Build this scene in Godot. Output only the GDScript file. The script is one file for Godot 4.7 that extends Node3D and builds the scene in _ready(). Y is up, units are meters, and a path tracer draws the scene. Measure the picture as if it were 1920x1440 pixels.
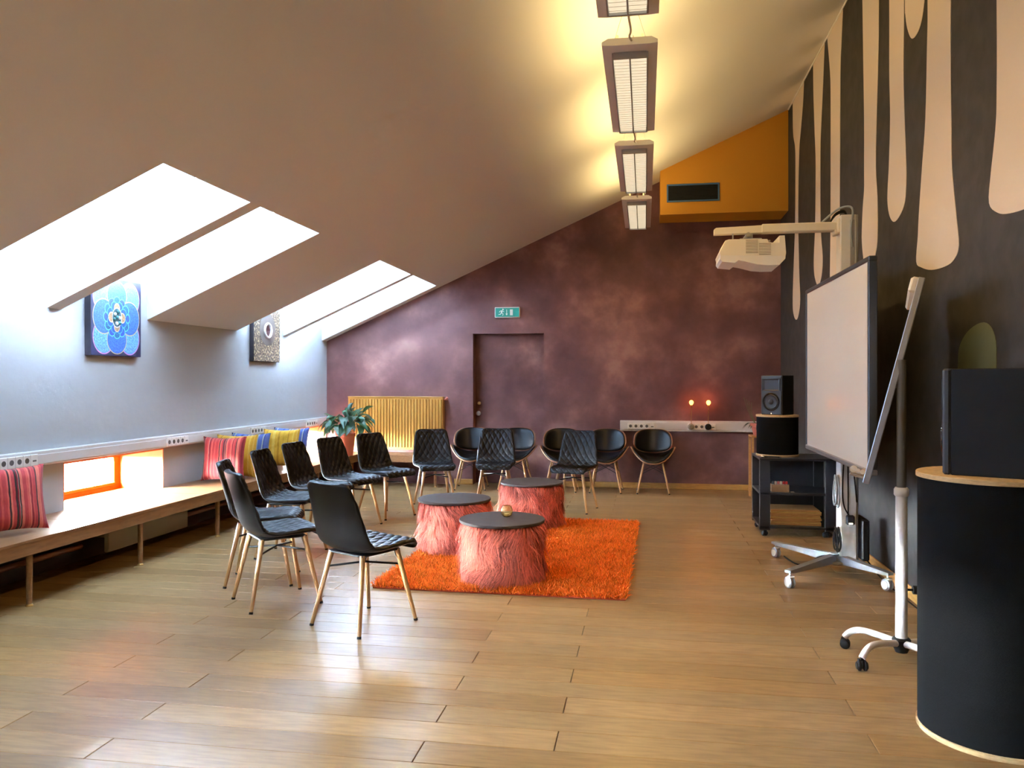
extends Node3D
# An attic seminar room: knee wall with skylights on the left, plum gable wall, dark wall with painted drips on the right.
# x runs to the right, y up, depth d runs away from the camera (z = -d). Metres.

const XL := -4.46      # knee wall
const XR := 1.737      # dark wall
const DB := 10.79      # gable wall
const DF := -4.6       # wall behind the camera
const SLOPE := 0.4468
const ROOF := 0.38     # thickness of the roof, measured vertically

var M := {}
var used := {}
var rng := RandomNumberGenerator.new()

# ------------------------------------------------------------------ helpers
func w(x: float, y: float, d: float) -> Vector3:
	return Vector3(x, y, -d)

func ceil_y(x: float) -> float:
	return 1.99 + (x - XL) * SLOPE

func numbered(called: String) -> String:
	if not used.has(called):
		used[called] = 0
		return called
	used[called] += 1
	return "%s_%03d" % [called, used[called]]

func thing(called: String, label: String, category: String, at := Vector3.ZERO, turn := 0.0, group := "") -> Node3D:
	var o := Node3D.new()
	o.name = numbered(called)
	add_child(o)
	o.position = at
	o.rotation.y = turn
	tag(o, label, category, group)
	return o

func tag(o: Node, label: String, category: String, group := "") -> void:
	o.set_meta("label", label)
	o.set_meta("category", category)
	if group != "":
		o.set_meta("group", group)

func obj(called: String, mesh: Mesh, material: Material, parent: Node = self, xf := Transform3D()) -> MeshInstance3D:
	var o := MeshInstance3D.new()
	o.name = numbered(called) if parent == self else called
	o.mesh = mesh
	o.material_override = material
	parent.add_child(o, true)
	o.transform = xf
	return o

func struct(called: String, mesh: Mesh, material: Material, parent: Node = self) -> MeshInstance3D:
	var o := obj(called, mesh, material, parent)
	o.set_meta("kind", "structure")
	return o

func copy(src: Node3D, at: Vector3, turn: float, label: String) -> Node3D:
	var o: Node3D = src.duplicate()
	o.name = numbered(String(src.name))
	add_child(o)
	o.position = at
	o.rotation = Vector3(0, turn, 0)
	o.set_meta("label", label)
	return o

func begin() -> SurfaceTool:
	var s := SurfaceTool.new()
	s.begin(Mesh.PRIMITIVE_TRIANGLES)
	s.set_smooth_group(-1)
	return s

func done(s: SurfaceTool) -> ArrayMesh:
	s.generate_normals()
	return s.commit()

func tri(s: SurfaceTool, a: Vector3, b: Vector3, c: Vector3) -> void:
	s.add_vertex(a); s.add_vertex(c); s.add_vertex(b)

func quad(s: SurfaceTool, a: Vector3, b: Vector3, c: Vector3, d: Vector3) -> void:
	tri(s, a, b, c); tri(s, a, c, d)

func out_tri(s: SurfaceTool, a: Vector3, b: Vector3, c: Vector3, o: Vector3) -> void:
	if (b - a).cross(c - a).dot((a + b + c) / 3.0 - o) < 0.0:
		tri(s, a, c, b)
	else:
		tri(s, a, b, c)

func out_quad(s: SurfaceTool, a: Vector3, b: Vector3, c: Vector3, d: Vector3, o: Vector3) -> void:
	if (c - a).cross(d - b).dot((a + b + c + d) / 4.0 - o) < 0.0:
		quad(s, a, d, c, b)
	else:
		quad(s, a, b, c, d)

# box with chamfered edges
func bx(s: SurfaceTool, c: Vector3, size: Vector3, bev := 0.0, basis := Basis()) -> void:
	var h := size / 2.0
	s.set_smooth_group(-1)
	if bev <= 0.0:
		for a in 3:
			for sg in [-1.0, 1.0]:
				var q: Array[Vector3] = []
				for k in [[-1, -1], [1, -1], [1, 1], [-1, 1]]:
					var v := Vector3.ZERO
					v[a] = sg * h[a]; v[(a + 1) % 3] = k[0] * h[(a + 1) % 3]; v[(a + 2) % 3] = k[1] * h[(a + 2) % 3]
					q.append(c + basis * v)
				out_quad(s, q[0], q[1], q[2], q[3], c)
		return
	var p := func(sx: float, sy: float, sz: float, a: int) -> Vector3:
		var v := Vector3(sx * (h.x - bev), sy * (h.y - bev), sz * (h.z - bev))
		v[a] += [sx, sy, sz][a] * bev
		return c + basis * v
	for a in 3:
		var b := (a + 1) % 3
		var e := (a + 2) % 3
		for sg in [-1.0, 1.0]:
			var q: Array[Vector3] = []
			for k in [[-1, -1], [1, -1], [1, 1], [-1, 1]]:
				var g := [0.0, 0.0, 0.0]
				g[a] = sg; g[b] = k[0]; g[e] = k[1]
				q.append(p.call(g[0], g[1], g[2], a))
			out_quad(s, q[0], q[1], q[2], q[3], c)
		for k in [[-1, -1], [1, -1], [1, 1], [-1, 1]]:
			var g1 := [0.0, 0.0, 0.0]
			g1[b] = k[0]; g1[e] = k[1]
			var g2 := g1.duplicate()
			g1[a] = -1.0; g2[a] = 1.0
			out_quad(s, p.call(g1[0], g1[1], g1[2], b), p.call(g2[0], g2[1], g2[2], b), p.call(g2[0], g2[1], g2[2], e), p.call(g1[0], g1[1], g1[2], e), c)
	for sx in [-1, 1]:
		for sy in [-1, 1]:
			for sz in [-1, 1]:
				out_tri(s, p.call(sx, sy, sz, 0), p.call(sx, sy, sz, 1), p.call(sx, sy, sz, 2), c)

func box_mesh(size: Vector3, bev := 0.0, c := Vector3.ZERO) -> ArrayMesh:
	var s := begin()
	bx(s, c, size, bev)
	return done(s)

# box between two corners given as x, y, depth
func span(s: SurfaceTool, x0: float, x1: float, y0: float, y1: float, d0: float, d1: float, bev := 0.0) -> void:
	bx(s, w((x0 + x1) / 2.0, (y0 + y1) / 2.0, (d0 + d1) / 2.0), Vector3(absf(x1 - x0), absf(y1 - y0), absf(d1 - d0)), bev)

func span_mesh(x0: float, x1: float, y0: float, y1: float, d0: float, d1: float, bev := 0.0) -> ArrayMesh:
	var s := begin()
	span(s, x0, x1, y0, y1, d0, d1, bev)
	return done(s)

func tube(s: SurfaceTool, pts: Array, rads: Array, n := 10, cap := true, squash := 1.0) -> void:
	var rings := []
	var nrm := Vector3.ZERO
	for i in pts.size():
		var t: Vector3 = ((pts[mini(i + 1, pts.size() - 1)] as Vector3) - (pts[maxi(i - 1, 0)] as Vector3)).normalized()
		if i == 0:
			nrm = t.cross(Vector3.UP if absf(t.y) < 0.9 else Vector3.RIGHT).normalized()
		else:
			nrm = (nrm - t * nrm.dot(t)).normalized()
		var bn := t.cross(nrm)
		var r: float = rads[mini(i, rads.size() - 1)]
		var ring := []
		for k in n:
			var a := TAU * k / n
			ring.append((pts[i] as Vector3) + (nrm * cos(a) + bn * sin(a) * squash) * r)
		rings.append(ring)
	s.set_smooth_group(1)
	for i in pts.size() - 1:
		var o: Vector3 = ((pts[i] as Vector3) + (pts[i + 1] as Vector3)) / 2.0
		for k in n:
			var k2 := (k + 1) % n
			out_quad(s, rings[i][k], rings[i][k2], rings[i + 1][k2], rings[i + 1][k], o)
	s.set_smooth_group(-1)
	if cap:
		for e in [0, pts.size() - 1]:
			var inner: Vector3 = pts[1] if e == 0 else pts[e - 1]
			for k in n:
				out_tri(s, pts[e], rings[e][k], rings[e][(k + 1) % n], inner)

func tube_mesh(pts: Array, rads: Array, n := 10, squash := 1.0) -> ArrayMesh:
	var s := begin()
	tube(s, pts, rads, n, true, squash)
	return done(s)

# profile of (radius, height) pairs, from the bottom axis outwards and up
func lathe(s: SurfaceTool, prof: Array, n := 32, xf := Transform3D()) -> void:
	var g := 1
	for i in prof.size() - 1:
		var a: Vector2 = prof[i]
		var b: Vector2 = prof[i + 1]
		if i > 0 and absf((b - a).angle_to(a - (prof[i - 1] as Vector2))) > 0.6:
			g += 1
		s.set_smooth_group(g)
		for k in n:
			var a0 := TAU * k / n
			var a1 := TAU * (k + 1) / n
			var p0 := xf * Vector3(a.x * cos(a0), a.y, a.x * sin(a0))
			var p1 := xf * Vector3(a.x * cos(a1), a.y, a.x * sin(a1))
			var q0 := xf * Vector3(b.x * cos(a0), b.y, b.x * sin(a0))
			var q1 := xf * Vector3(b.x * cos(a1), b.y, b.x * sin(a1))
			if b.x < 0.00001:
				tri(s, p0, q0, p1)
			elif a.x < 0.00001:
				tri(s, p0, q0, q1)
			else:
				quad(s, p0, q0, q1, p1)
	s.set_smooth_group(-1)

func lathe_mesh(prof: Array, n := 32, xf := Transform3D()) -> ArrayMesh:
	var s := begin()
	lathe(s, prof, n, xf)
	return done(s)

# polygon in the xy plane of xf, pulled from 0 to depth along its z
func prism(s: SurfaceTool, poly: PackedVector2Array, depth: float, xf := Transform3D()) -> void:
	var area := 0.0
	for i in poly.size():
		area += poly[i].cross(poly[(i + 1) % poly.size()])
	if area < 0.0:
		poly.reverse()
	var at := func(p: Vector2, z: float) -> Vector3: return xf * Vector3(p.x, p.y, z)
	var ids := Geometry2D.triangulate_polygon(poly)
	s.set_smooth_group(-1)
	for i in range(0, ids.size(), 3):
		var a := poly[ids[i]]
		var b := poly[ids[i + 1]]
		var c := poly[ids[i + 2]]
		if (b - a).cross(c - a) < 0.0:
			var t := b
			b = c; c = t
		tri(s, at.call(a, depth), at.call(b, depth), at.call(c, depth))
		tri(s, at.call(a, 0.0), at.call(c, 0.0), at.call(b, 0.0))
	for i in poly.size():
		var a := poly[i]
		var b := poly[(i + 1) % poly.size()]
		quad(s, at.call(a, 0.0), at.call(b, 0.0), at.call(b, depth), at.call(a, depth))

func prism_mesh(poly: PackedVector2Array, depth: float, xf := Transform3D()) -> ArrayMesh:
	var s := begin()
	prism(s, poly, depth, xf)
	return done(s)

# turn that lays a prism's polygon on the x-y plane with its depth running away (towards -z)
func away(d: float) -> Transform3D:
	return Transform3D(Basis(), Vector3(0, 0, -d))

func spline(pts: Array, t: float) -> Vector3:
	var n := pts.size() - 1
	var f := clampf(t, 0.0, 1.0) * n
	var i := mini(int(f), n - 1)
	var p0: Vector3 = pts[maxi(i - 1, 0)]
	var p1: Vector3 = pts[i]
	var p2: Vector3 = pts[i + 1]
	var p3: Vector3 = pts[mini(i + 2, n)]
	return p1.cubic_interpolate(p2, p0, p3, f - i)

func curve_pts(pts: Array, n: int) -> Array:
	var r := []
	for i in n + 1:
		r.append(spline(pts, float(i) / n))
	return r

func disc_poly(c: Vector2, r: float, n := 20, ry := -1.0) -> PackedVector2Array:
	var p := PackedVector2Array()
	for k in n:
		p.append(c + Vector2(cos(TAU * k / n) * r, sin(TAU * k / n) * (r if ry < 0.0 else ry)))
	return p

# ------------------------------------------------------------------ materials
func rgb(r: int, g: int, b: int) -> Color:
	return Color8(r, g, b)

func mat(called: String, c: Color, rough := 0.6, metal := 0.0, spec := 0.5) -> StandardMaterial3D:
	var m := StandardMaterial3D.new()
	m.resource_name = called
	m.albedo_color = c
	m.roughness = rough
	m.metallic = metal
	m.metallic_specular = spec
	M[called] = m
	return m

func noise(sd: int, freq: float, octaves := 4, kind := FastNoiseLite.TYPE_SIMPLEX_SMOOTH, gain := 0.5) -> FastNoiseLite:
	var n := FastNoiseLite.new()
	n.seed = sd
	n.frequency = freq
	n.noise_type = kind
	n.fractal_type = FastNoiseLite.FRACTAL_FBM
	n.fractal_octaves = octaves
	n.fractal_gain = gain
	return n

func ramp_tex(n: FastNoiseLite, stops: Array, colors: Array, size := 512) -> NoiseTexture2D:
	var g := Gradient.new()
	g.offsets = PackedFloat32Array(stops)
	g.colors = PackedColorArray(colors)
	var t := NoiseTexture2D.new()
	t.width = size; t.height = size
	t.seamless = true
	t.noise = n
	t.color_ramp = g
	return t

func relief_tex(n: FastNoiseLite, strength: float, size := 512) -> NoiseTexture2D:
	var t := NoiseTexture2D.new()
	t.width = size; t.height = size
	t.seamless = true
	t.noise = n
	t.as_normal_map = true
	t.bump_strength = strength
	return t

func tri_map(m: StandardMaterial3D, scale: Vector3, in_world := true, offset := Vector3.ZERO) -> void:
	m.uv1_triplanar = true
	m.uv1_world_triplanar = in_world
	m.uv1_scale = scale
	m.uv1_offset = offset

func make_materials() -> void:
	var plaster := relief_tex(noise(3, 0.02, 5), 1.5)
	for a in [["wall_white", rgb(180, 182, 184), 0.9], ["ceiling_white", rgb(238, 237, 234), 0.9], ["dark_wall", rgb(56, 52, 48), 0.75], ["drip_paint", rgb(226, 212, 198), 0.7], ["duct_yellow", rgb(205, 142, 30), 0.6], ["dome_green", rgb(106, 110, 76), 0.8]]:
		var m := mat(a[0], a[1], a[2])
		m.normal_enabled = true
		m.normal_texture = plaster
		m.normal_scale = 0.25
		tri_map(m, Vector3.ONE * 0.8)
	M.dark_wall.albedo_texture = ramp_tex(noise(8, 0.012, 4), [0.2, 0.8], [Color(0.82, 0.82, 0.82), Color(1, 1, 1)])
	var plum := mat("plum_plaster", Color.WHITE, 0.62)
	plum.albedo_texture = ramp_tex(noise(21, 0.0042, 7, FastNoiseLite.TYPE_SIMPLEX_SMOOTH, 0.58), [0.10, 0.40, 0.65, 0.92], [rgb(84, 48, 46), rgb(101, 61, 58), rgb(121, 79, 73), rgb(150, 107, 97)], 1024)
	plum.normal_enabled = true
	plum.normal_texture = plaster
	plum.normal_scale = 0.4
	tri_map(plum, Vector3.ONE * 0.22)
	# wood
	var grain := ramp_tex(noise(5, 0.02, 5), [0.15, 0.5, 0.85], [Color(0.87, 0.86, 0.85), Color(0.94, 0.935, 0.93), Color(1, 1, 1)])
	var grain_rel := relief_tex(noise(6, 0.03, 4), 1.2)
	var tones := [rgb(161, 127, 82), rgb(153, 119, 74), rgb(169, 135, 90), rgb(147, 114, 72), rgb(163, 125, 76), rgb(158, 127, 85)]
	for k in tones.size():
		var m := mat("oak_floor_%d" % k, tones[k], 0.31, 0.0, 0.5)
		m.albedo_texture = grain
		m.normal_enabled = true
		m.normal_texture = grain_rel
		m.normal_scale = 0.12
		tri_map(m, Vector3(0.45, 1.0, 3.4), true, Vector3(k * 0.37, 0.0, k * 0.61))
	mat("joint_dark", rgb(52, 36, 24), 0.9)
	for a in [["bench_wood", rgb(132, 92, 56), 0.32, Vector3(3.0, 3.0, 0.5)], ["baseboard_wood", rgb(196, 146, 70), 0.5, Vector3(0.6, 4.0, 0.6)], ["leg_beech", rgb(184, 138, 84), 0.45, Vector3(6.0, 0.6, 6.0)], ["walnut_ply", rgb(150, 102, 66), 0.4, Vector3(0.8, 4.0, 4.0)], ["pine", rgb(188, 130, 66), 0.6, Vector3(0.7, 6.0, 4.0)]]:
		var m := mat(a[0], a[1], a[2])
		m.albedo_texture = grain
		tri_map(m, a[3], a[0] != "leg_beech")
	mat("table_black", rgb(70, 57, 49), 0.65, 0.0, 0.35)
	M.table_black.albedo_texture = grain
	tri_map(M.table_black, Vector3(0.5, 1, 4))
	var pale := mat("ply_edge", rgb(222, 190, 140), 0.55)
	pale.albedo_texture = grain
	tri_map(pale, Vector3(3, 12, 3))
	# leather, fabric, felt
	var lea := mat("black_leather", rgb(11, 11, 12), 0.34, 0.0, 0.34)
	lea.normal_enabled = true
	lea.normal_texture = relief_tex(noise(11, 0.09, 3, FastNoiseLite.TYPE_CELLULAR), 2.0, 256)
	lea.normal_scale = 0.25
	tri_map(lea, Vector3.ONE * 6.0, false)
	var felt := mat("black_felt", rgb(18, 18, 18), 0.95, 0.0, 0.15)
	felt.normal_enabled = true
	felt.normal_texture = relief_tex(noise(12, 0.2, 3), 3.0, 256)
	felt.normal_scale = 0.5
	tri_map(felt, Vector3.ONE * 8.0)
	var fur := mat("coral_fur", Color.WHITE, 0.9, 0.0, 0.12)
	fur.vertex_color_use_as_albedo = true
	fur.backlight_enabled = true
	fur.backlight = Color(0.25, 0.1, 0.09)
	mat("coral_backing", rgb(206, 84, 72), 0.95)
	var shag := mat("orange_shag", Color.WHITE, 0.9, 0.0, 0.12)
	shag.vertex_color_use_as_albedo = true
	shag.backlight_enabled = true
	shag.backlight = Color(0.25, 0.09, 0.03)
	mat("rug_backing", rgb(170, 60, 20), 0.95)
	# metals, plastics
	mat("white_plastic", rgb(226, 224, 220), 0.4)
	mat("trunk_white", rgb(218, 216, 214), 0.45)
	mat("socket_white", rgb(238, 237, 232), 0.35)
	mat("socket_hole", rgb(90, 88, 86), 0.6)
	mat("white_metal", rgb(222, 222, 220), 0.35)
	mat("aluminium", rgb(176, 178, 182), 0.38, 0.7)
	mat("board_frame", rgb(62, 68, 76), 0.4, 0.3)
	mat("board_white", rgb(244, 244, 242), 0.2)
	mat("black_plastic", rgb(15, 15, 16), 0.55, 0.0, 0.35)
	mat("black_metal", rgb(20, 20, 21), 0.45, 0.2)
	mat("black_laminate", rgb(28, 28, 32), 0.4)
	mat("speaker_grey", rgb(52, 57, 64), 0.5)
	mat("cone_black", rgb(26, 26, 28), 0.35)
	mat("chrome", rgb(210, 210, 210), 0.15, 1.0)
	mat("brass", rgb(180, 140, 80), 0.3, 0.9)
	mat("lamp_grey", rgb(242, 238, 236), 0.5)
	mat("radiator_yellow", rgb(192, 138, 60), 0.4)
	mat("cream_panel", rgb(168, 152, 120), 0.6)
	mat("copper_pipe", rgb(132, 78, 48), 0.5)
	mat("orange_paint", rgb(240, 132, 44), 0.5)
	mat("terracotta", rgb(196, 108, 84), 0.75)
	mat("soil", rgb(54, 40, 30), 0.95)
	mat("grille_blue", rgb(70, 108, 160), 0.5)
	mat("grille_dark", rgb(16, 19, 24), 0.7)
	mat("sign_green", rgb(0, 146, 132), 0.4)
	mat("sign_white", rgb(232, 240, 236), 0.4)
	mat("cardboard", rgb(150, 116, 78), 0.85)
	mat("grey_cable", rgb(150, 160, 166), 0.5)
	mat("cream_plastic", rgb(228, 222, 208), 0.45)
	mat("vent_grey", rgb(140, 130, 108), 0.6)
	mat("dark_edge", rgb(48, 46, 56), 0.7)
	mat("mirror", rgb(228, 234, 236), 0.05, 1.0)
	mat("bead_teal", rgb(70, 128, 128), 0.2)
	mat("gloss_black", rgb(24, 24, 26), 0.12)
	mat("zip_grey", rgb(80, 90, 96), 0.6)
	for a in [["pen_red", rgb(196, 40, 46)], ["pen_blue", rgb(46, 52, 120)], ["pen_green", rgb(40, 110, 70)], ["pen_pink", rgb(222, 132, 136)], ["pen_white", rgb(224, 220, 214)], ["pen_orange", rgb(240, 170, 120)]]:
		mat(a[0], a[1], 0.4)
	for k in 3:
		var m := mat("leaf_%d" % k, [rgb(36, 68, 46), rgb(29, 58, 40), rgb(46, 80, 52)][k], 0.35)
		m.backlight_enabled = true
		m.backlight = Color(0.12, 0.2, 0.08)
	mat("stalk", rgb(96, 112, 62), 0.5)
	# glass, and skylight blinds added to diffuse the sun
	var gl := mat("glass", Color(0.97, 0.99, 1.0, 0.06), 0.02)
	gl.transparency = BaseMaterial3D.TRANSPARENCY_ALPHA
	var am := mat("amber_glass", Color(0.98, 0.86, 0.60, 0.12), 0.03)
	am.refraction_enabled = true
	am.refraction_scale = 0.05
	am.transparency = BaseMaterial3D.TRANSPARENCY_ALPHA
	var bl := mat("added_blind_cloth", rgb(246, 248, 252), 0.9)
	bl.backlight_enabled = true
	bl.backlight = Color(0.93, 0.97, 1.0)
	# glowing
	var df := mat("lamp_diffuser", rgb(235, 230, 214), 0.5)
	df.emission_enabled = true
	df.emission = Color(1.0, 0.94, 0.80)
	df.emission_energy_multiplier = LENS_GLOW
	var up := mat("lamp_tube_glow", rgb(240, 230, 200), 0.5)
	up.emission_enabled = true
	up.emission = Color(1.0, 0.84, 0.52)
	up.emission_energy_multiplier = 1.0
	var bu := mat("bulb_glow", rgb(255, 220, 170), 0.4)
	bu.emission_enabled = true
	bu.emission = Color(1.0, 0.62, 0.30)
	bu.emission_energy_multiplier = 5.0
	var led := mat("led_glow", rgb(255, 240, 220), 0.4)
	led.emission_enabled = true
	led.emission = Color(1.0, 0.92, 0.80)
	led.emission_energy_multiplier = 1.5

const LENS_GLOW := 0.75
const UP_ENERGY := 1.3
const DOWN_ENERGY := 1.5
const SKY_ENERGY := 26.0
const SUN_ENERGY := 6.5
const EXPOSURE := 1.06

# ------------------------------------------------------------------ the scene
func _ready() -> void:
	rng.seed = 7
	# camera: level, turned 9.4 degrees to the left of the room's axis, 1.45 m above the floor
	var cam := Camera3D.new()
	cam.name = "camera"
	add_child(cam)
	cam.position = Vector3(0, 1.45, 0)
	cam.rotation.y = atan(249.0 / 1500.0)
	cam.projection = Camera3D.PROJECTION_FRUSTUM
	cam.near = 0.05
	cam.far = 200.0
	cam.size = 2.0 * cam.near * 720.0 / 1500.0
	cam.frustum_offset = Vector2(0, -cam.near * 9.0 / 1500.0)
	cam.current = true
	# daylight
	var env := Environment.new()
	env.background_mode = Environment.BG_SKY
	var sky_mat := ProceduralSkyMaterial.new()
	sky_mat.sky_top_color = Color(0.79, 0.88, 0.98)
	sky_mat.sky_horizon_color = Color(0.93, 0.96, 0.99)
	sky_mat.ground_horizon_color = Color(0.88, 0.92, 0.96)
	sky_mat.ground_bottom_color = Color(0.78, 0.80, 0.82)
	sky_mat.sky_energy_multiplier = SKY_ENERGY
	sky_mat.ground_energy_multiplier = SKY_ENERGY * 0.2
	env.sky = Sky.new()
	env.sky.sky_material = sky_mat
	env.tonemap_mode = Environment.TONE_MAPPER_LINEAR
	env.tonemap_exposure = EXPOSURE
	env.sdfgi_enabled = true
	env.ssao_enabled = true
	env.ssil_enabled = true
	var we := WorldEnvironment.new()
	we.name = "environment"
	we.environment = env
	add_child(we)
	var sun := DirectionalLight3D.new()
	sun.name = "sun"
	add_child(sun)
	sun.look_at_from_position(Vector3.ZERO, Vector3(1.0, -0.42, -0.8), Vector3.UP)
	sun.light_energy = SUN_ENERGY
	sun.light_color = Color(1.0, 0.96, 0.90)
	sun.light_angular_distance = 0.6
	sun.shadow_enabled = true

	make_materials()
	build_floor()
	build_walls()
	build_ceiling()
	build_windows()
	build_lamps()
	build_duct()
	build_benches()
	build_rug()
	build_tables()
	build_chairs()
	build_whiteboard()
	build_flipchart()
	build_barrels()
	build_cart()
	build_gable_things()
	build_plant()
	build_knee_wall_things()
	build_cushions()

# ------------------------------------------------------------------ structure
func build_floor() -> void:
	var root := struct("floor", span_mesh(-5.0, 2.0, -0.15, -0.014, DF - 0.2, DB + 0.6), M.joint_dark)
	var width := 0.1786
	var length := 1.766
	var cache := {}
	var rest := begin()
	var row := -42
	var d := 2.748 + row * width
	while d < DB + 0.36:
		var d1 := d + width
		if d1 > DF:
			var start := -2.116 if posmod(row, 2) == 0 else -2.636
			var x := start - length * 2.0
			while x < XR:
				var x0 := maxf(x, -4.60)
				var x1 := minf(x + length, XR + 0.05)
				if d > DB - 0.05:
					x0 = maxf(x0, -2.34); x1 = minf(x1, -1.34)
				if x1 - x0 > 0.02:
					var size := Vector3(x1 - x0 - 0.0036, 0.014, width - 0.0020)
					var at := w((x0 + x1) / 2.0, -0.007, (d + d1) / 2.0)
					if d < 1.5:
						bx(rest, at, size, 0.0016)
					else:
						var key := roundi(size.x * 1000.0)
						if not cache.has(key):
							cache[key] = box_mesh(size, 0.0016)
						obj("plank", cache[key], M["oak_floor_%d" % rng.randi_range(0, 5)], root, Transform3D(Basis(), at))
				x += length
		row += 1
		d = 2.748 + row * width
	var r := obj("planks_behind", done(rest), M.oak_floor_0, root)
	r.set_meta("kind", "stuff")

# knee-wall window niches: [depth from, depth to]
const NICHES := [[1.65, 2.965], [5.566, 6.881], [9.45, 10.765]]
# skylights: [depth from, depth to]
const SKYLIGHTS := [[-3.51, -2.45], [-2.30, -1.22], [0.41, 1.47], [1.62, 2.70], [4.33, 5.39], [5.54, 6.63], [8.25, 9.40], [9.51, 10.61]]
const SKY_X := -2.81   # upper edge of the skylights

func build_walls() -> void:
	# knee wall, 0.51 m thick, with low window niches
	var s := begin()
	var top := ceil_y(XL) + ROOF
	var full := PackedVector2Array([Vector2(XL, 0), Vector2(XL, top), Vector2(XL - 0.51, top - 0.51 * SLOPE), Vector2(XL - 0.51, 0)])
	var upper := PackedVector2Array([Vector2(XL, 0.80), Vector2(XL, top), Vector2(XL - 0.51, top - 0.51 * SLOPE), Vector2(XL - 0.51, 0.80)])
	var lower := PackedVector2Array([Vector2(XL, 0), Vector2(XL, 0.41), Vector2(XL - 0.51, 0.41), Vector2(XL - 0.51, 0)])
	var from := DF
	for n in NICHES:
		prism(s, full, n[0] - from, away(n[0]))
		prism(s, upper, n[1] - n[0], away(n[1]))
		prism(s, lower, n[1] - n[0], away(n[1]))
		from = n[1]
	prism(s, full, DB - from, away(DB))
	struct("wall_left", done(s), M.wall_white)
	# gable wall with a door recess
	s = begin()
	var gt := func(x: float) -> float: return ceil_y(x) + ROOF
	prism(s, PackedVector2Array([Vector2(-4.97, 0), Vector2(-2.335, 0), Vector2(-2.335, gt.call(-2.335)), Vector2(-4.97, gt.call(-4.97))]), 0.5, away(DB + 0.5))
	prism(s, PackedVector2Array([Vector2(-2.335, 2.075), Vector2(-1.351, 2.075), Vector2(-1.351, gt.call(-1.351)), Vector2(-2.335, gt.call(-2.335))]), 0.5, away(DB + 0.5))
	prism(s, PackedVector2Array([Vector2(-1.351, 0), Vector2(1.94, 0), Vector2(1.94, gt.call(1.94)), Vector2(-1.351, gt.call(-1.351))]), 0.5, away(DB + 0.5))
	prism(s, PackedVector2Array([Vector2(-2.335, -0.014), Vector2(-1.351, -0.014), Vector2(-1.351, 2.075), Vector2(-2.335, 2.075)]), 0.26, away(DB + 0.5))
	struct("wall_back", done(s), M.plum_plaster)
	# dark wall
	s = begin()
	span(s, XR, XR + 0.2, 0, ceil_y(XR) + 0.2, DF, DB)
	var wr := struct("wall_right", done(s), M.dark_wall)
	paint_drips(wr)
	struct("wall_front", span_mesh(-4.97, 1.94, 0, 5.2, DF - 0.2, DF), M.wall_white)
	# baseboards, and the dark panel added below the left bench
	s = begin()
	span(s, -2.60, -2.335, 0.0, 0.075, DB - 0.016, DB, 0.004)
	span(s, -1.351, XR, 0.0, 0.075, DB - 0.016, DB, 0.004)
	struct("baseboard_back", done(s), M.baseboard_wood)
	struct("baseboard_right", span_mesh(XR - 0.016, XR, 0.0, 0.085, DF, DB - 0.016, 0.004), M.baseboard_wood)
	struct("dark_panel_left", span_mesh(XL, XL + 0.012, 0.0, 0.405, DF, DB, 0.002), mat("panel_brown", rgb(62, 46, 38), 0.7))  # dark sheet added to darken the knee wall under the bench
	struct("trim_1", span_mesh(XR - 0.012, XR, ceil_y(XR) - 0.022, ceil_y(XR) - 0.008, DF, 10.2, 0.002), M.ceiling_white)
	# door in the recess
	var door := struct("door_1", span_mesh(-2.335, -1.351, 0.004, 2.075, DB + 0.18, DB + 0.225, 0.003), M.plum_plaster)
	var lock := obj("lock_plate", lathe_mesh([Vector2(0, 0), Vector2(0.024, 0), Vector2(0.024, 0.012), Vector2(0.018, 0.018), Vector2(0, 0.018)], 20, Transform3D(Basis(Vector3.RIGHT, PI / 2), w(-2.285, 1.115, DB + 0.18))), M.brass, door)
	lock.set_meta("label", "round brass lock")
	var knob := obj("door_knob", lathe_mesh([Vector2(0, 0), Vector2(0.02, 0), Vector2(0.013, 0.03), Vector2(0.032, 0.045), Vector2(0.034, 0.06), Vector2(0.02, 0.072), Vector2(0, 0.074)], 24, Transform3D(Basis(Vector3.RIGHT, PI / 2), w(-2.285, 0.975, DB + 0.18))), M.aluminium, door)
	knob.set_meta("label", "grey metal knob")

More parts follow.
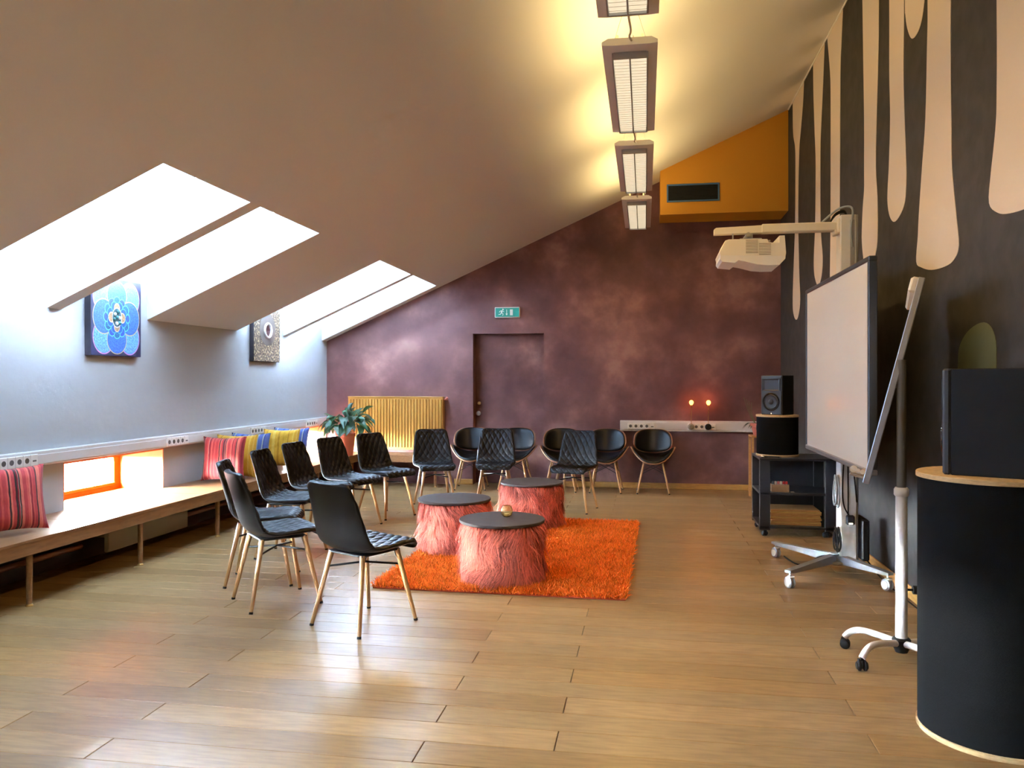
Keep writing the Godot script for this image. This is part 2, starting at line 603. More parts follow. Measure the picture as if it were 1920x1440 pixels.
func paint_drips(wall: Node) -> void:
	# each drip: depth/height pairs down one side, up the other, as painted on the wall
	var hi := ceil_y(XR) - 0.025
	var drips := [
		[[9.93, hi], [9.90, 4.37], [9.78, 4.17], [9.75, 3.94], [9.78, 3.25], [9.88, 2.71], [9.93, 2.35], [9.85, 2.20], [9.70, 2.14], [9.56, 2.19], [9.47, 2.36], [9.53, 2.67], [9.59, 3.35], [9.53, 4.04], [9.45, 4.23], [9.31, 4.51], [9.25, hi]],
		[[8.76, hi], [8.74, 4.41], [8.68, 4.0], [8.63, 3.65], [8.66, 3.04], [8.72, 2.73], [8.71, 2.56], [8.62, 2.45], [8.52, 2.40], [8.43, 2.42], [8.34, 2.51], [8.31, 2.67], [8.40, 2.99], [8.41, 3.73], [8.36, 4.04], [8.27, 4.48], [8.22, hi]],
		[[8.10, hi], [7.99, 4.38], [7.96, 4.14], [7.96, 3.47], [7.97, 2.80], [7.99, 2.35], [7.93, 2.21], [7.79, 2.13], [7.66, 2.18], [7.59, 2.30], [7.61, 2.73], [7.59, 3.58], [7.58, 4.22], [7.55, 4.42], [7.49, hi]],
		[[6.87, hi], [6.84, 4.51], [6.82, 4.12], [6.79, 3.54], [6.79, 3.16], [6.79, 2.97], [6.83, 2.83], [6.86, 2.60], [6.82, 2.44], [6.77, 2.36], [6.66, 2.31], [6.53, 2.35], [6.43, 2.46], [6.41, 2.61], [6.42, 2.83], [6.46, 3.07], [6.44, 3.43], [6.39, 3.95], [6.38, 4.30], [6.34, hi]],
		[[6.16, hi], [6.12, 4.17], [6.12, 3.66], [6.10, 3.32], [6.13, 2.99], [6.16, 2.82], [6.16, 2.72], [6.11, 2.62], [6.01, 2.56], [5.88, 2.58], [5.77, 2.65], [5.74, 2.80], [5.75, 2.96], [5.78, 3.22], [5.80, 3.54], [5.79, 4.02], [5.80, hi]],
		[[5.775, hi], [5.77, 4.01], [5.76, 3.91], [5.72, 3.80], [5.64, 3.70], [5.55, 3.68], [5.46, 3.71], [5.40, 3.80], [5.38, 3.95], [5.37, hi]],
		[[5.36, hi], [5.33, 3.81], [5.34, 3.52], [5.37, 3.08], [5.43, 2.80], [5.49, 2.51], [5.51, 2.37], [5.54, 2.21], [5.44, 2.16], [5.26, 2.12], [5.03, 2.11], [4.90, 2.13], [4.83, 2.20], [4.87, 2.39], [4.93, 2.67], [4.94, 2.95], [4.95, 3.22], [4.95, 3.63], [4.92, hi]],
		[[4.38, hi], [4.34, 3.34], [4.34, 2.87], [4.35, 2.73], [4.38, 2.60], [4.41, 2.49], [4.43, 2.35], [4.33, 2.28], [4.20, 2.25], [4.01, 2.24], [3.89, 2.28], [3.88, 2.37], [3.92, 2.55], [3.94, 2.80], [3.94, 3.16], [3.92, hi]],
		[[3.50, hi], [3.50, 3.0], [3.46, 2.70], [3.36, 2.60], [3.26, 2.70], [3.24, 3.0], [3.25, hi]],
	]
	var face := Transform3D(Basis(Vector3(0, 0, -1), Vector3(0, 1, 0), Vector3(1, 0, 0)), Vector3(XR - 0.003, 0, 0))
	for d in drips:
		var pts := []
		for q in d:
			pts.append(Vector3(q[0], q[1], 0))
		var poly := PackedVector2Array()
		for p in curve_pts(pts, (pts.size() - 1) * 4):
			poly.append(Vector2(p.x, minf(p.y, hi)))
		obj("painted_drip", prism_mesh(poly, 0.004, face), M.drip_paint, wall)
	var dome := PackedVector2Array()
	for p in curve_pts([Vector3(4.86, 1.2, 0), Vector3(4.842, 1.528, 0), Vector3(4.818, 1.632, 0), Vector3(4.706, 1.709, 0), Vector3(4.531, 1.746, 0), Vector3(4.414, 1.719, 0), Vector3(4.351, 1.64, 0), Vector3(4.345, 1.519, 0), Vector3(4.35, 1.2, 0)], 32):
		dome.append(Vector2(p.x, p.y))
	var dm := obj("dome_shape", prism_mesh(dome, 0.004, face), M.dome_green, wall)  # flat dull green shape set just proud of the wall
	dm.set_meta("label", "dull green flat dome shape")

func build_ceiling() -> void:
	var s := begin()
	var slab := func(x0: float, x1: float) -> PackedVector2Array:
		return PackedVector2Array([Vector2(x0, ceil_y(x0)), Vector2(x1, ceil_y(x1)), Vector2(x1, ceil_y(x1) + ROOF), Vector2(x0, ceil_y(x0) + ROOF)])
	var from := DF
	for n in SKYLIGHTS:
		prism(s, slab.call(XL, 1.94), n[0] - from, away(n[0]))
		prism(s, slab.call(SKY_X, 1.94), n[1] - n[0], away(n[1]))
		from = n[1]
	prism(s, slab.call(XL, 1.94), DB - from, away(DB))
	struct("ceiling", done(s), M.ceiling_white)

func build_windows() -> void:
	var k := 1
	var ang := atan(SLOPE)
	var cosa := cos(ang)
	for n in SKYLIGHTS:
		# the sash lies in the roof plane; local x runs up the slope, y out of the roof
		var win := Node3D.new()
		win.name = "window_%d" % k
		win.set_meta("kind", "structure")
		add_child(win)
		var mid := (XL + SKY_X) / 2.0
		win.transform = Transform3D(Basis(Vector3(0, 0, 1), ang), w(mid, ceil_y(mid) + ROOF, (n[0] + n[1]) / 2.0))
		var lx: float = (SKY_X - XL) / cosa
		var lz: float = n[1] - n[0]
		var s := begin()
		for e in [-1, 1]:
			bx(s, Vector3(0, 0.08, e * (lz / 2.0 + 0.0)), Vector3(lx + 0.12, 0.1, 0.07), 0.004)
			bx(s, Vector3(e * (lx / 2.0 + 0.02), 0.08, 0), Vector3(0.07, 0.1, lz - 0.07), 0.004)
		obj("window_frame", done(s), M.white_plastic, win)
		obj("added_blind", box_mesh(Vector3(lx + 0.06, 0.001, lz + 0.02), 0.0, Vector3(0, 0.012, 0)), M.added_blind_cloth, win)  # unseen cloth, added so the sun comes in diffused
		obj("pane", box_mesh(Vector3(lx, 0.006, lz - 0.05), 0.0, Vector3(0, 0.10, 0)), M.glass, win)
		k += 1
	for n in NICHES:
		# low window at the outer face of the knee wall, orange lining in the niche
		var win := Node3D.new()
		win.name = "window_%d" % k
		win.set_meta("kind", "structure")
		add_child(win)
		var x := XL - 0.51
		var d0: float = n[0]
		var d1: float = n[1]
		var s := begin()
		span(s, x, x + 0.06, 0.41, 0.455, d0, d1, 0.005)
		span(s, x, x + 0.06, 0.72, 0.80, d0, d1, 0.005)
		for e in [d0 + 0.035, d1 - 0.05]:
			span(s, x, x + 0.06, 0.455, 0.72, e - 0.045, e + 0.045, 0.005)
		span(s, x + 0.015, x + 0.075, 0.455, 0.49, d0 + 0.08, d1 - 0.095, 0.005)
		obj("window_frame", done(s), M.orange_paint, win)
		obj("pane", span_mesh(x + 0.025, x + 0.031, 0.455, 0.72, d0 + 0.08, d1 - 0.095), M.glass, win)
		for r in [[x + 0.06, XL - 0.002, 0.42, 0.79, d1 - 0.012, d1 - 0.002], [x + 0.06, XL - 0.002, 0.42, 0.79, d0 + 0.002, d0 + 0.012], [x + 0.06, XL - 0.002, 0.41, 0.42, d0 + 0.002, d1 - 0.002], [x + 0.06, XL - 0.002, 0.79, 0.80, d0 + 0.002, d1 - 0.002]]:
			obj("reveal_board", span_mesh(r[0], r[1], r[2], r[3], r[4], r[5]), M.orange_paint, win)
		k += 1

# ------------------------------------------------------------------ ceiling lamps
func build_lamps() -> void:
	var len := 1.58
	var y := 3.30
	var x := -0.083
	var said := ["grey pendant lamp nearest the camera, mostly above the picture", "grey pendant lamp cut off by the top edge", "largest fully visible grey pendant lamp under the sloping ceiling", "third grey pendant lamp, left of the yellow box", "smallest grey pendant lamp, farthest along the row by the plum wall"]
	for k in 5:
		var near := 0.61 + 1.93 * k
		var t := thing("pendant_lamp", said[k], "lamp", w(x, y, near + len / 2.0), 0.0, "pendant lamps in a row")
		var s := begin()
		prism(s, PackedVector2Array([Vector2(-0.1535, 0.004), Vector2(-0.10, 0.0), Vector2(0.10, 0.0), Vector2(0.1535, 0.004), Vector2(0.1535, 0.022), Vector2(0.12, 0.04), Vector2(-0.12, 0.04), Vector2(-0.1535, 0.022)]), len, Transform3D(Basis(), Vector3(0, 0, -len / 2.0)))
		obj("housing", done(s), M.lamp_grey, t)
		s = begin()
		for e in [-1, 1]:
			bx(s, Vector3(e * 0.098, -0.02, 0), Vector3(0.008, 0.04, len - 0.20), 0.002)
			bx(s, Vector3(0, -0.02, e * (len / 2.0 - 0.10)), Vector3(0.188, 0.04, 0.008), 0.002)
		bx(s, Vector3(0, -0.022, 0), Vector3(0.008, 0.044, len - 0.21), 0.002)
		obj("lens_frame", done(s), M.aluminium, t)
		for e in [-1, 1]:
			var pane := obj("diffuser", box_mesh(Vector3(0.086, 0.006, len - 0.22), 0.001, Vector3(e * 0.049, -0.024, 0)), M.lamp_diffuser, t)
			s = begin()
			var n := 30
			for q in n:
				bx(s, Vector3(e * 0.049, -0.0275, -len / 2.0 + 0.13 + (len - 0.26) * q / (n - 1)), Vector3(0.086, 0.003, 0.0015))
			obj("louvre", done(s), M.white_plastic, pane).set_meta("kind", "stuff")
		for e in [-1, 1]:
			obj("lamp_tube", tube_mesh([Vector3(e * 0.07, 0.075, -len / 2.0 + 0.06), Vector3(e * 0.07, 0.075, len / 2.0 - 0.06)], [0.008], 10), M.lamp_tube_glow, t)
		var roof := ceil_y(x) - y
		for e in [-1, 1]:
			for q in [-1, 1]:
				var z: float = e * (len / 2.0 - 0.18)
				obj("suspension_wire", tube_mesh([Vector3(q * 0.11, 0.035, z), Vector3(q * 0.002, roof - 0.25, z), Vector3(q * 0.002, roof - 0.001, z)], [0.0016], 5), M.aluminium, t)
		s = begin()
		tube(s, curve_pts([Vector3(0.01, 0.05, -len / 2.0 + 0.03), Vector3(0.0, 0.03, -len / 2.0 - 0.05), Vector3(0.01, 0.0, -len / 2.0 - 0.17), Vector3(0.0, 0.012, -len / 2.0 - 0.27), Vector3(0.01, 0.02, -len / 2.0 - 0.343)], 14), [0.006], 7)
		if k < 4:
			obj("cable", done(s), M.cream_plastic, t)
		var up := AreaLight3D.new()
		up.name = "uplight"
		t.add_child(up)
		up.position = Vector3(0, 0.095, 0)
		up.rotation.x = PI / 2.0
		up.area_size = Vector2(0.20, 1.42)
		up.light_color = Color(1.0, 0.86, 0.57)
		up.light_energy = UP_ENERGY
		up.area_range = 20.0
		up.shadow_enabled = true
		var dn := AreaLight3D.new()
		dn.name = "downlight"
		t.add_child(dn)
		dn.position = Vector3(0, -0.045, 0)
		dn.rotation.x = -PI / 2.0
		dn.area_size = Vector2(0.18, 1.36)
		dn.light_color = Color(1.0, 0.79, 0.45)
		dn.light_energy = DOWN_ENERGY
		dn.area_range = 20.0
		dn.shadow_enabled = true

func build_duct() -> void:
	var x0 := 0.192
	var t := thing("ventilation_box", "large yellow painted box under the ceiling in the far right corner", "ventilation box")
	var s := begin()
	prism(s, PackedVector2Array([Vector2(x0, 3.52), Vector2(XR, 3.52), Vector2(XR, ceil_y(XR)), Vector2(x0, ceil_y(x0))]), DB - 10.24, away(DB))
	obj("casing", done(s), M.duct_yellow, t)
	var g := obj("grille_frame", null, M.grille_blue, t)
	s = begin()
	var a := [0.272, 0.917, 3.67, 3.895]
	span(s, a[0], a[1], a[3] - 0.02, a[3], 10.225, 10.245, 0.003)
	span(s, a[0], a[1], a[2], a[2] + 0.02, 10.225, 10.245, 0.003)
	span(s, a[0], a[0] + 0.02, a[2] + 0.02, a[3] - 0.02, 10.225, 10.245, 0.003)
	span(s, a[1] - 0.02, a[1], a[2] + 0.02, a[3] - 0.02, 10.225, 10.245, 0.003)
	g.mesh = done(s)
	obj("grille_back", span_mesh(a[0] + 0.02, a[1] - 0.02, a[2] + 0.02, a[3] - 0.02, 10.238, 10.242), M.grille_dark, g)
	for k in 9:
		obj("slat", box_mesh(Vector3(a[1] - a[0] - 0.044, 0.003, 0.014)), M.grille_dark, g, Transform3D(Basis(Vector3.RIGHT, 0.6), w((a[0] + a[1]) / 2.0, a[2] + 0.032 + k * 0.0203, 10.230)))

# ------------------------------------------------------------------ benches
func bench_leg(parent: Node3D, x: float, d: float) -> void:
	var l := obj("leg", tube_mesh([w(x, 0.012, d), w(x, 0.335, d)], [0.017, 0.021], 14), M.bench_wood, parent)
	obj("foot_cap", lathe_mesh([Vector2(0, 0), Vector2(0.024, 0), Vector2(0.024, 0.006), Vector2(0.017, 0.014), Vector2(0, 0.014)], 14, Transform3D(Basis(), w(x, 0, d))), M.brass, l)

func build_benches() -> void:
	var t := thing("wall_bench", "long wooden bench along the low white wall under the skylights", "bench")
	var f := -3.852
	obj("fascia", span_mesh(f - 0.02, f, 0.33, 0.412, 0.6, 10.40, 0.002), M.bench_wood, t)
	var d := 5.2 - 1.37 * 3.0
	while d < DB - 0.03:
		var e := minf(d + 1.37, DB - 0.002)
		obj("seat_board", span_mesh(XL + 0.002, f + (0.004 if e < 10.3 else 0.004), 0.412, 0.43, d + 0.0015, e - 0.0015, 0.0015), M.bench_wood, t)
		d += 1.37
	for k in 9:
		bench_leg(t, -3.885, 4.543 - 1.143 * 3.0 + 1.143 * k)
	var u := thing("wall_bench", "short wooden bench below the yellow radiator", "bench")
	obj("fascia", span_mesh(-3.848, -2.70, 0.33, 0.412, 10.40, 10.42, 0.002), M.bench_wood, u)
	obj("seat_board", span_mesh(-3.846, -2.698, 0.412, 0.43, 10.396, DB - 0.002, 0.0015), M.bench_wood, u)
	for x in [-3.70, -2.78]:
		bench_leg(u, x, 10.44)
	# things on the wall below the bench
	var p := thing("panel_heater", "beige flat heater panel below the bench between its legs", "heater")
	obj("panel", span_mesh(-4.24, -4.20, 0.075, 0.33, 5.74, 6.86, 0.006), M.cream_panel, p)
	for q in [5.95, 6.65]:
		obj("bracket", span_mesh(-4.447, -4.238, 0.15, 0.25, q - 0.02, q + 0.02), M.cream_panel, p)
	for y in [0.13, 0.225]:
		for r in [[0.2, 5.68, "left of"], [6.92, 10.75, "right of"]]:
			var pipe := obj("heating_pipe", tube_mesh([w(-4.40, y, r[0]), w(-4.40, y, r[1])], [0.022], 12), M.copper_pipe)
			tag(pipe, "%s brown heating pipe under the bench, %s the beige panel" % ["lower" if y < 0.2 else "upper", r[2]], "pipe", "heating pipes under the bench")

# ------------------------------------------------------------------ rug and fur tables
func strand(length: float, width: float, droop: float, segs: int) -> ArrayMesh:
	# one tuft: a tapering ribbon that leaves along +z and bends down
	var s := begin()
	s.set_smooth_group(1)
	var prev := []
	for i in segs + 1:
		var t := float(i) / segs
		var p := Vector3(0, -droop * t * t * length, length * t * (1.0 - 0.35 * droop * t))
		var h := width * 0.5 * (1.0 - 0.85 * t * t)
		var cur := [p + Vector3(-h, h * 0.5, 0), p + Vector3(0, -h * 0.3, 0), p + Vector3(h, h * 0.5, 0)]
		if i > 0:
			for k in 2:
				quad(s, prev[k], cur[k], cur[k + 1], prev[k + 1])
		prev = cur
	return done(s)

func build_rug() -> void:
	var t := thing("shag_rug", "bright orange shaggy rug on the wooden floor", "rug", w(-0.966, 0, 6.69), -0.02)
	var wx := 1.78
	var wz := 2.82
	obj("backing", box_mesh(Vector3(wx - 0.04, 0.012, wz - 0.04), 0.003, Vector3(0, 0.006, 0)), M.rug_backing, t)
	var mm := MultiMesh.new()
	mm.transform_format = MultiMesh.TRANSFORM_3D
	mm.use_colors = true
	mm.mesh = strand(0.052, 0.0075, 0.45, 3)
	var n := 70000
	mm.instance_count = n
	var cl := noise(44, 1.6, 3)
	for i in n:
		var x := rng.randf_range(-0.5, 0.5) * (wx - 0.03)
		var z := rng.randf_range(-0.5, 0.5) * (wz - 0.03)
		var lean := rng.randf_range(-1.15, 1.15)
		var b := Basis(Vector3.UP, rng.randf() * TAU) * Basis(Vector3.RIGHT, -PI / 2.0 + absf(lean) * 0.9) * Basis(Vector3(0, 0, 1), rng.randf() * TAU)
		b = b.scaled(Vector3.ONE * rng.randf_range(0.75, 1.15))
		mm.set_instance_transform(i, Transform3D(b, Vector3(x, 0.010, z)))
		var v := 0.95 + 0.14 * cl.get_noise_2d(x * 2.0, z * 2.0) + rng.randf_range(-0.38, 0.38)
		mm.set_instance_color(i, Color(0.92 * v, (0.165 + 0.08 * rng.randf()) * v, 0.028 * v))
	var pile := MultiMeshInstance3D.new()
	pile.name = "pile"
	pile.multimesh = mm
	pile.material_override = M.orange_shag
	pile.set_meta("kind", "stuff")
	t.add_child(pile)

func fur_table(at: Vector3, label: String, sd: int) -> Node3D:
	var t := thing("fur_side_table", label, "side table", at, sd * 1.3, "furry drum tables")
	var base := 0.018
	obj("drum", lathe_mesh([Vector2(0, base), Vector2(0.270, base), Vector2(0.272, 0.42), Vector2(0, 0.42)], 40), M.coral_backing, t)
	obj("table_top", lathe_mesh([Vector2(0, 0.424), Vector2(0.300, 0.424), Vector2(0.305, 0.428), Vector2(0.305, 0.441), Vector2(0.302, 0.445), Vector2(0, 0.445)], 64), M.table_black, t)
	var r := RandomNumberGenerator.new()
	r.seed = 100 + sd
	var mm := MultiMesh.new()
	mm.transform_format = MultiMesh.TRANSFORM_3D
	mm.use_colors = true
	mm.mesh = strand(0.085, 0.0078, 1.5, 6)
	var n := 15000
	mm.instance_count = n
	var flow := noise(60 + sd, 3.2, 2)
	var clump := noise(80 + sd, 9.0, 2)
	for i in n:
		var a := r.randf() * TAU
		var y := base + 0.02 + (0.40) * r.randf()
		var p := Vector3(sin(a) * 0.270, y, cos(a) * 0.270)
		var swirl := 1.2 * flow.get_noise_3d(p.x, p.y * 1.3, p.z) + r.randf_range(-0.35, 0.35)
		var pitch := 0.24 + 0.5 * clump.get_noise_3d(p.x, p.y, p.z) + r.randf_range(-0.4, 0.4)
		var b := Basis(Vector3.UP, a) * Basis(Vector3(0, 0, 1), swirl) * Basis(Vector3.RIGHT, pitch)
		var sc := r.randf_range(0.6, 1.1)
		if y < 0.10:
			sc *= 0.65
		mm.set_instance_transform(i, Transform3D(b.scaled(Vector3.ONE * sc), p))
		var v := 0.95 + 0.5 * clump.get_noise_3d(p.x + 3.0, p.y, p.z) + r.randf_range(-0.42, 0.42)
		mm.set_instance_color(i, Color(0.80 * v, 0.195 * v, 0.13 * v))
	var fur := MultiMeshInstance3D.new()
	fur.name = "fur"
	fur.multimesh = mm
	fur.material_override = M.coral_fur
	fur.set_meta("kind", "stuff")
	t.add_child(fur)
	return t

func build_tables() -> void:
	fur_table(w(-1.005, 0.012, 5.62), "nearest coral fur drum table, with the glass tealight holder on it", 1)
	fur_table(w(-1.573, 0.012, 6.53), "left coral fur drum table, empty black top", 2)
	fur_table(w(-1.086, 0.012, 7.71), "farthest coral fur drum table at the back edge of the rug", 3)
	var g := thing("tealight_holder", "small round amber glass tealight holder on the nearest drum table", "candle holder", w(-0.985, 0.4572, 5.70))
	obj("bowl", lathe_mesh([Vector2(0, 0.0), Vector2(0.022, 0.0), Vector2(0.036, 0.012), Vector2(0.044, 0.034), Vector2(0.043, 0.05), Vector2(0.034, 0.072), Vector2(0.028, 0.08), Vector2(0.026, 0.08), Vector2(0.031, 0.071), Vector2(0.040, 0.05), Vector2(0.041, 0.034), Vector2(0.033, 0.014), Vector2(0.02, 0.005), Vector2(0, 0.005)], 32), M.amber_glass, g)
	obj("candle", lathe_mesh([Vector2(0, 0.006), Vector2(0.018, 0.006), Vector2(0.019, 0.020), Vector2(0.016, 0.021), Vector2(0, 0.020)], 20), M.cream_plastic, g)

# ------------------------------------------------------------------ chairs
const CH_PROFILE := [Vector3(-0.250, 0.430, 0), Vector3(-0.243, 0.458, 0), Vector3(-0.19, 0.473, 0), Vector3(-0.06, 0.463, 0), Vector3(0.07, 0.455, 0), Vector3(0.15, 0.468, 0), Vector3(0.200, 0.52, 0), Vector3(0.228, 0.60, 0), Vector3(0.262, 0.72, 0), Vector3(0.292, 0.82, 0), Vector3(0.304, 0.862, 0)]
const CH_WIDTH := [0.175, 0.198, 0.214, 0.226, 0.232, 0.232, 0.228, 0.220, 0.203, 0.186, 0.150]
const CH_CUP := [0.0, 0.0, 0.006, 0.014, 0.022, 0.034, 0.040, 0.040, 0.034, 0.026, 0.018]

func lerp_list(l: Array, t: float) -> float:
	var f := clampf(t, 0.0, 1.0) * (l.size() - 1)
	var i := mini(int(f), l.size() - 2)
	return lerpf(l[i], l[i + 1], smoothstep(0.0, 1.0, f - i) * 0.4 + (f - i) * 0.6)

# quilted shell between t0 and t1 of the profile (0 is the front lip, 1 the top of the back)
func chair_shell(t0: float, t1: float, rows: int) -> ArrayMesh:
	var cols := 72
	var inner := []
	var outer := []
	for j in rows + 1:
		var t := lerpf(t0, t1, float(j) / rows)
		var p := spline(CH_PROFILE, t)
		var tg := (spline(CH_PROFILE, minf(t + 0.01, 1.0)) - spline(CH_PROFILE, maxf(t - 0.01, 0.0))).normalized()
		var tang := Vector3(0, tg.y, tg.x)
		var nrm := Vector3(0, tg.x, -tg.y)      # towards the sitter
		var l := t * 0.92
		var hw := lerp_list(CH_WIDTH, t)
		if t > 0.94:
			hw *= sqrt(maxf(0.0, 1.0 - pow((t - 0.94) / 0.075, 2.0) * 0.35))
		var cup := lerp_list(CH_CUP, t)
		var ri := []
		var ro := []
		for i in cols + 1:
			var u := -1.0 + 2.0 * i / cols
			var x := u * hw
			var edge := smoothstep(0.0, 0.07, 1.0 - absf(u)) * smoothstep(0.0, 0.02, minf(t, 1.0 - t))
			var a := x / 0.065 + l / 0.098
			var b := x / 0.065 - l / 0.098
			var q := pow(absf(sin(PI * a)) * absf(sin(PI * b)), 0.30) * 0.0125 * edge
			var c := Vector3(x, p.y, p.x) + nrm * (cup * u * u)
			var half := 0.013 * sqrt(maxf(0.03, 1.0 - pow(absf(u), 10.0)))
			ri.append(c + nrm * (half + q))
			ro.append(c - nrm * half * 1.15 + tang * 0.0)
		inner.append(ri)
		outer.append(ro)
	var s := begin()
	s.set_smooth_group(1)
	for j in rows:
		for i in cols:
			quad(s, inner[j][i], inner[j][i + 1], inner[j + 1][i + 1], inner[j + 1][i])
			quad(s, outer[j][i], outer[j + 1][i], outer[j + 1][i + 1], outer[j][i + 1])
		quad(s, inner[j][0], inner[j + 1][0], outer[j + 1][0], outer[j][0])
		quad(s, inner[j][cols], outer[j][cols], outer[j + 1][cols], inner[j + 1][cols])
	for i in cols:
		quad(s, inner[0][i], outer[0][i], outer[0][i + 1], inner[0][i + 1])
		quad(s, inner[rows][i], inner[rows][i + 1], outer[rows][i + 1], outer[rows][i])
	return done(s)

func splay_leg(parent: Node3D, top: Vector3, foot: Vector3, r0: float, r1: float) -> void:
	var dir := (foot - top).normalized()
	var l := obj("leg", tube_mesh([top, foot - dir * 0.012], [r0, r1], 14), M.leg_beech, parent)
	obj("foot_cap", tube_mesh([foot - dir * 0.014, Vector3(foot.x, 0.0, foot.z)], [r1 + 0.001, r1 + 0.0015], 12), M.black_plastic, l)

func quilted_chair() -> Node3D:
	var t := thing("quilted_chair", "", "chair", Vector3.ZERO, 0.0, "black quilted chairs in a circle")
	obj("seat", chair_shell(0.0, 0.52, 58), M.black_leather, t)
	obj("backrest", chair_shell(0.52, 1.0, 56), M.black_leather, t)
	for sx in [-1, 1]:
		for sz in [-1, 1]:
			splay_leg(t, Vector3(sx * 0.135, 0.438, sz * 0.135 + 0.0), Vector3(sx * 0.2075, 0.0, sz * 0.225), 0.0165, 0.0115)
	var s := begin()
	for sx in [-1, 1]:
		tube(s, [Vector3(-0.152, 0.345, -sx * 0.155), Vector3(0, 0.365, 0), Vector3(0.152, 0.345, sx * 0.155)], [0.0065], 8)
		for sz in [-1, 1]:
			tube(s, [Vector3(sx * 0.152, 0.315, sz * 0.153), Vector3(sx * 0.128, 0.44, sz * 0.122)], [0.006], 8)
	obj("cross_brace", done(s), M.black_metal, t)
	obj("seat_plate", box_mesh(Vector3(0.30, 0.012, 0.30), 0.003, Vector3(0, 0.436, 0)), M.black_metal, t)
	return t

func build_chairs() -> void:
	# [x, depth, facing x, facing depth, label]
	var spots := [
		[-1.648, 4.555, 0.47, 0.88, "nearest black quilted chair, its smooth back turned to us, at the left rug corner"],
		[-2.372, 4.905, 0.73, 0.68, "second black quilted chair from the front, seen side-on from behind"],
		[-2.718, 5.404, 0.955, 0.295, "third black quilted chair from the front, mostly hidden behind the second"],
		[-2.88, 6.23, 0.995, 0.06, "fourth black quilted chair from the front, before the yellow cushions"],
		[-2.94, 6.93, 0.99, -0.12, "fifth black quilted chair from the front, before the bright far niche"],
		[-2.88, 7.56, 0.94, -0.32, "sixth black quilted chair, in front of the terracotta plant pot"],
		[-2.713, 8.17, 0.868, -0.498, "seventh black quilted chair, in front of the yellow radiator's left half"],
		[-2.36, 8.84, 0.40, -0.92, "black quilted chair by the radiator's right end, facing us"],
		[-1.70, 9.06, 0.12, -0.99, "black quilted chair facing us before the door, behind the far drum table"],
		[-0.774, 8.84, -0.19, -0.98, "black quilted chair farthest right in the circle, facing us"],
	]
	var proto := quilted_chair()
	for i in spots.size():
		var c: Array = spots[i]
		# local -z is the front; facing (fx, fd) means world direction (fx, 0, -fd)
		var turn := atan2(-c[2], c[3])
		if i == 0:
			proto.position = w(c[0], 0, c[1])
			proto.rotation.y = turn
			proto.set_meta("label", c[4])
		else:
			copy(proto, w(c[0], 0, c[1]), turn, c[4])
	var bl := ["bentwood shell chair at the left end by the radiator", "bentwood shell chair before the door, second from the left", "middle bentwood shell chair of the five by the plum wall", "bentwood shell chair, fourth from the left along the plum wall", "bentwood shell chair alone at the right end, under the wall sockets"]
	var bp := bentwood_chair()
	var bs := [[-2.27, 10.40, 0.10], [-1.68, 10.42, -0.02], [-1.075, 10.42, 0.02], [-0.49, 10.41, -0.03], [0.105, 10.42, 0.0]]
	for i in 5:
		var at := w(bs[i][0], 0, bs[i][1])
		if i == 0:
			bp.position = at
			bp.rotation.y = PI + bs[i][2]
			bp.set_meta("label", bl[i])
		else:
			copy(bp, at, PI + bs[i][2], bl[i])

# a sheet over the unit disc: f(u, v) gives its middle, thick its thickness along the normal
func bent_disc(f: Callable, lift: float, thick: float, scale: float, puff: float, square := 2.0) -> ArrayMesh:
	var rings := 12
	var n := 48
	var top := []
	var low := []
	for j in rings + 1:
		var r := float(j) / rings
		var a := []
		var b := []
		for k in n:
			var q := TAU * k / n
			var k2 := r * scale / pow(pow(absf(cos(q)), square) + pow(absf(sin(q)), square), 1.0 / square)
			var u := cos(q) * k2
			var v := sin(q) * k2
			var p: Vector3 = f.call(u, v)
			var du: Vector3 = f.call(u + 0.01, v) - f.call(u - 0.01, v)
			var dv: Vector3 = f.call(u, v + 0.01) - f.call(u, v - 0.01)
			var nn := dv.cross(du).normalized()
			var h := thick * (0.15 + 0.85 * sqrt(1.0 - pow(r, 6.0))) if thick > 0.02 else thick
			a.append(p + nn * (lift + h / 2.0 + puff * (1.0 - r * r)))
			b.append(p + nn * (lift - h / 2.0))
		top.append(a)
		low.append(b)
	var s := begin()
	s.set_smooth_group(1)
	for j in rings:
		for k in n:
			var k2 := (k + 1) % n
			quad(s, top[j][k], top[j][k2], top[j + 1][k2], top[j + 1][k])
			quad(s, low[j][k], low[j + 1][k], low[j + 1][k2], low[j][k2])
	for k in n:
		var k2 := (k + 1) % n
		quad(s, top[rings][k], top[rings][k2], low[rings][k2], low[rings][k])
	return done(s)

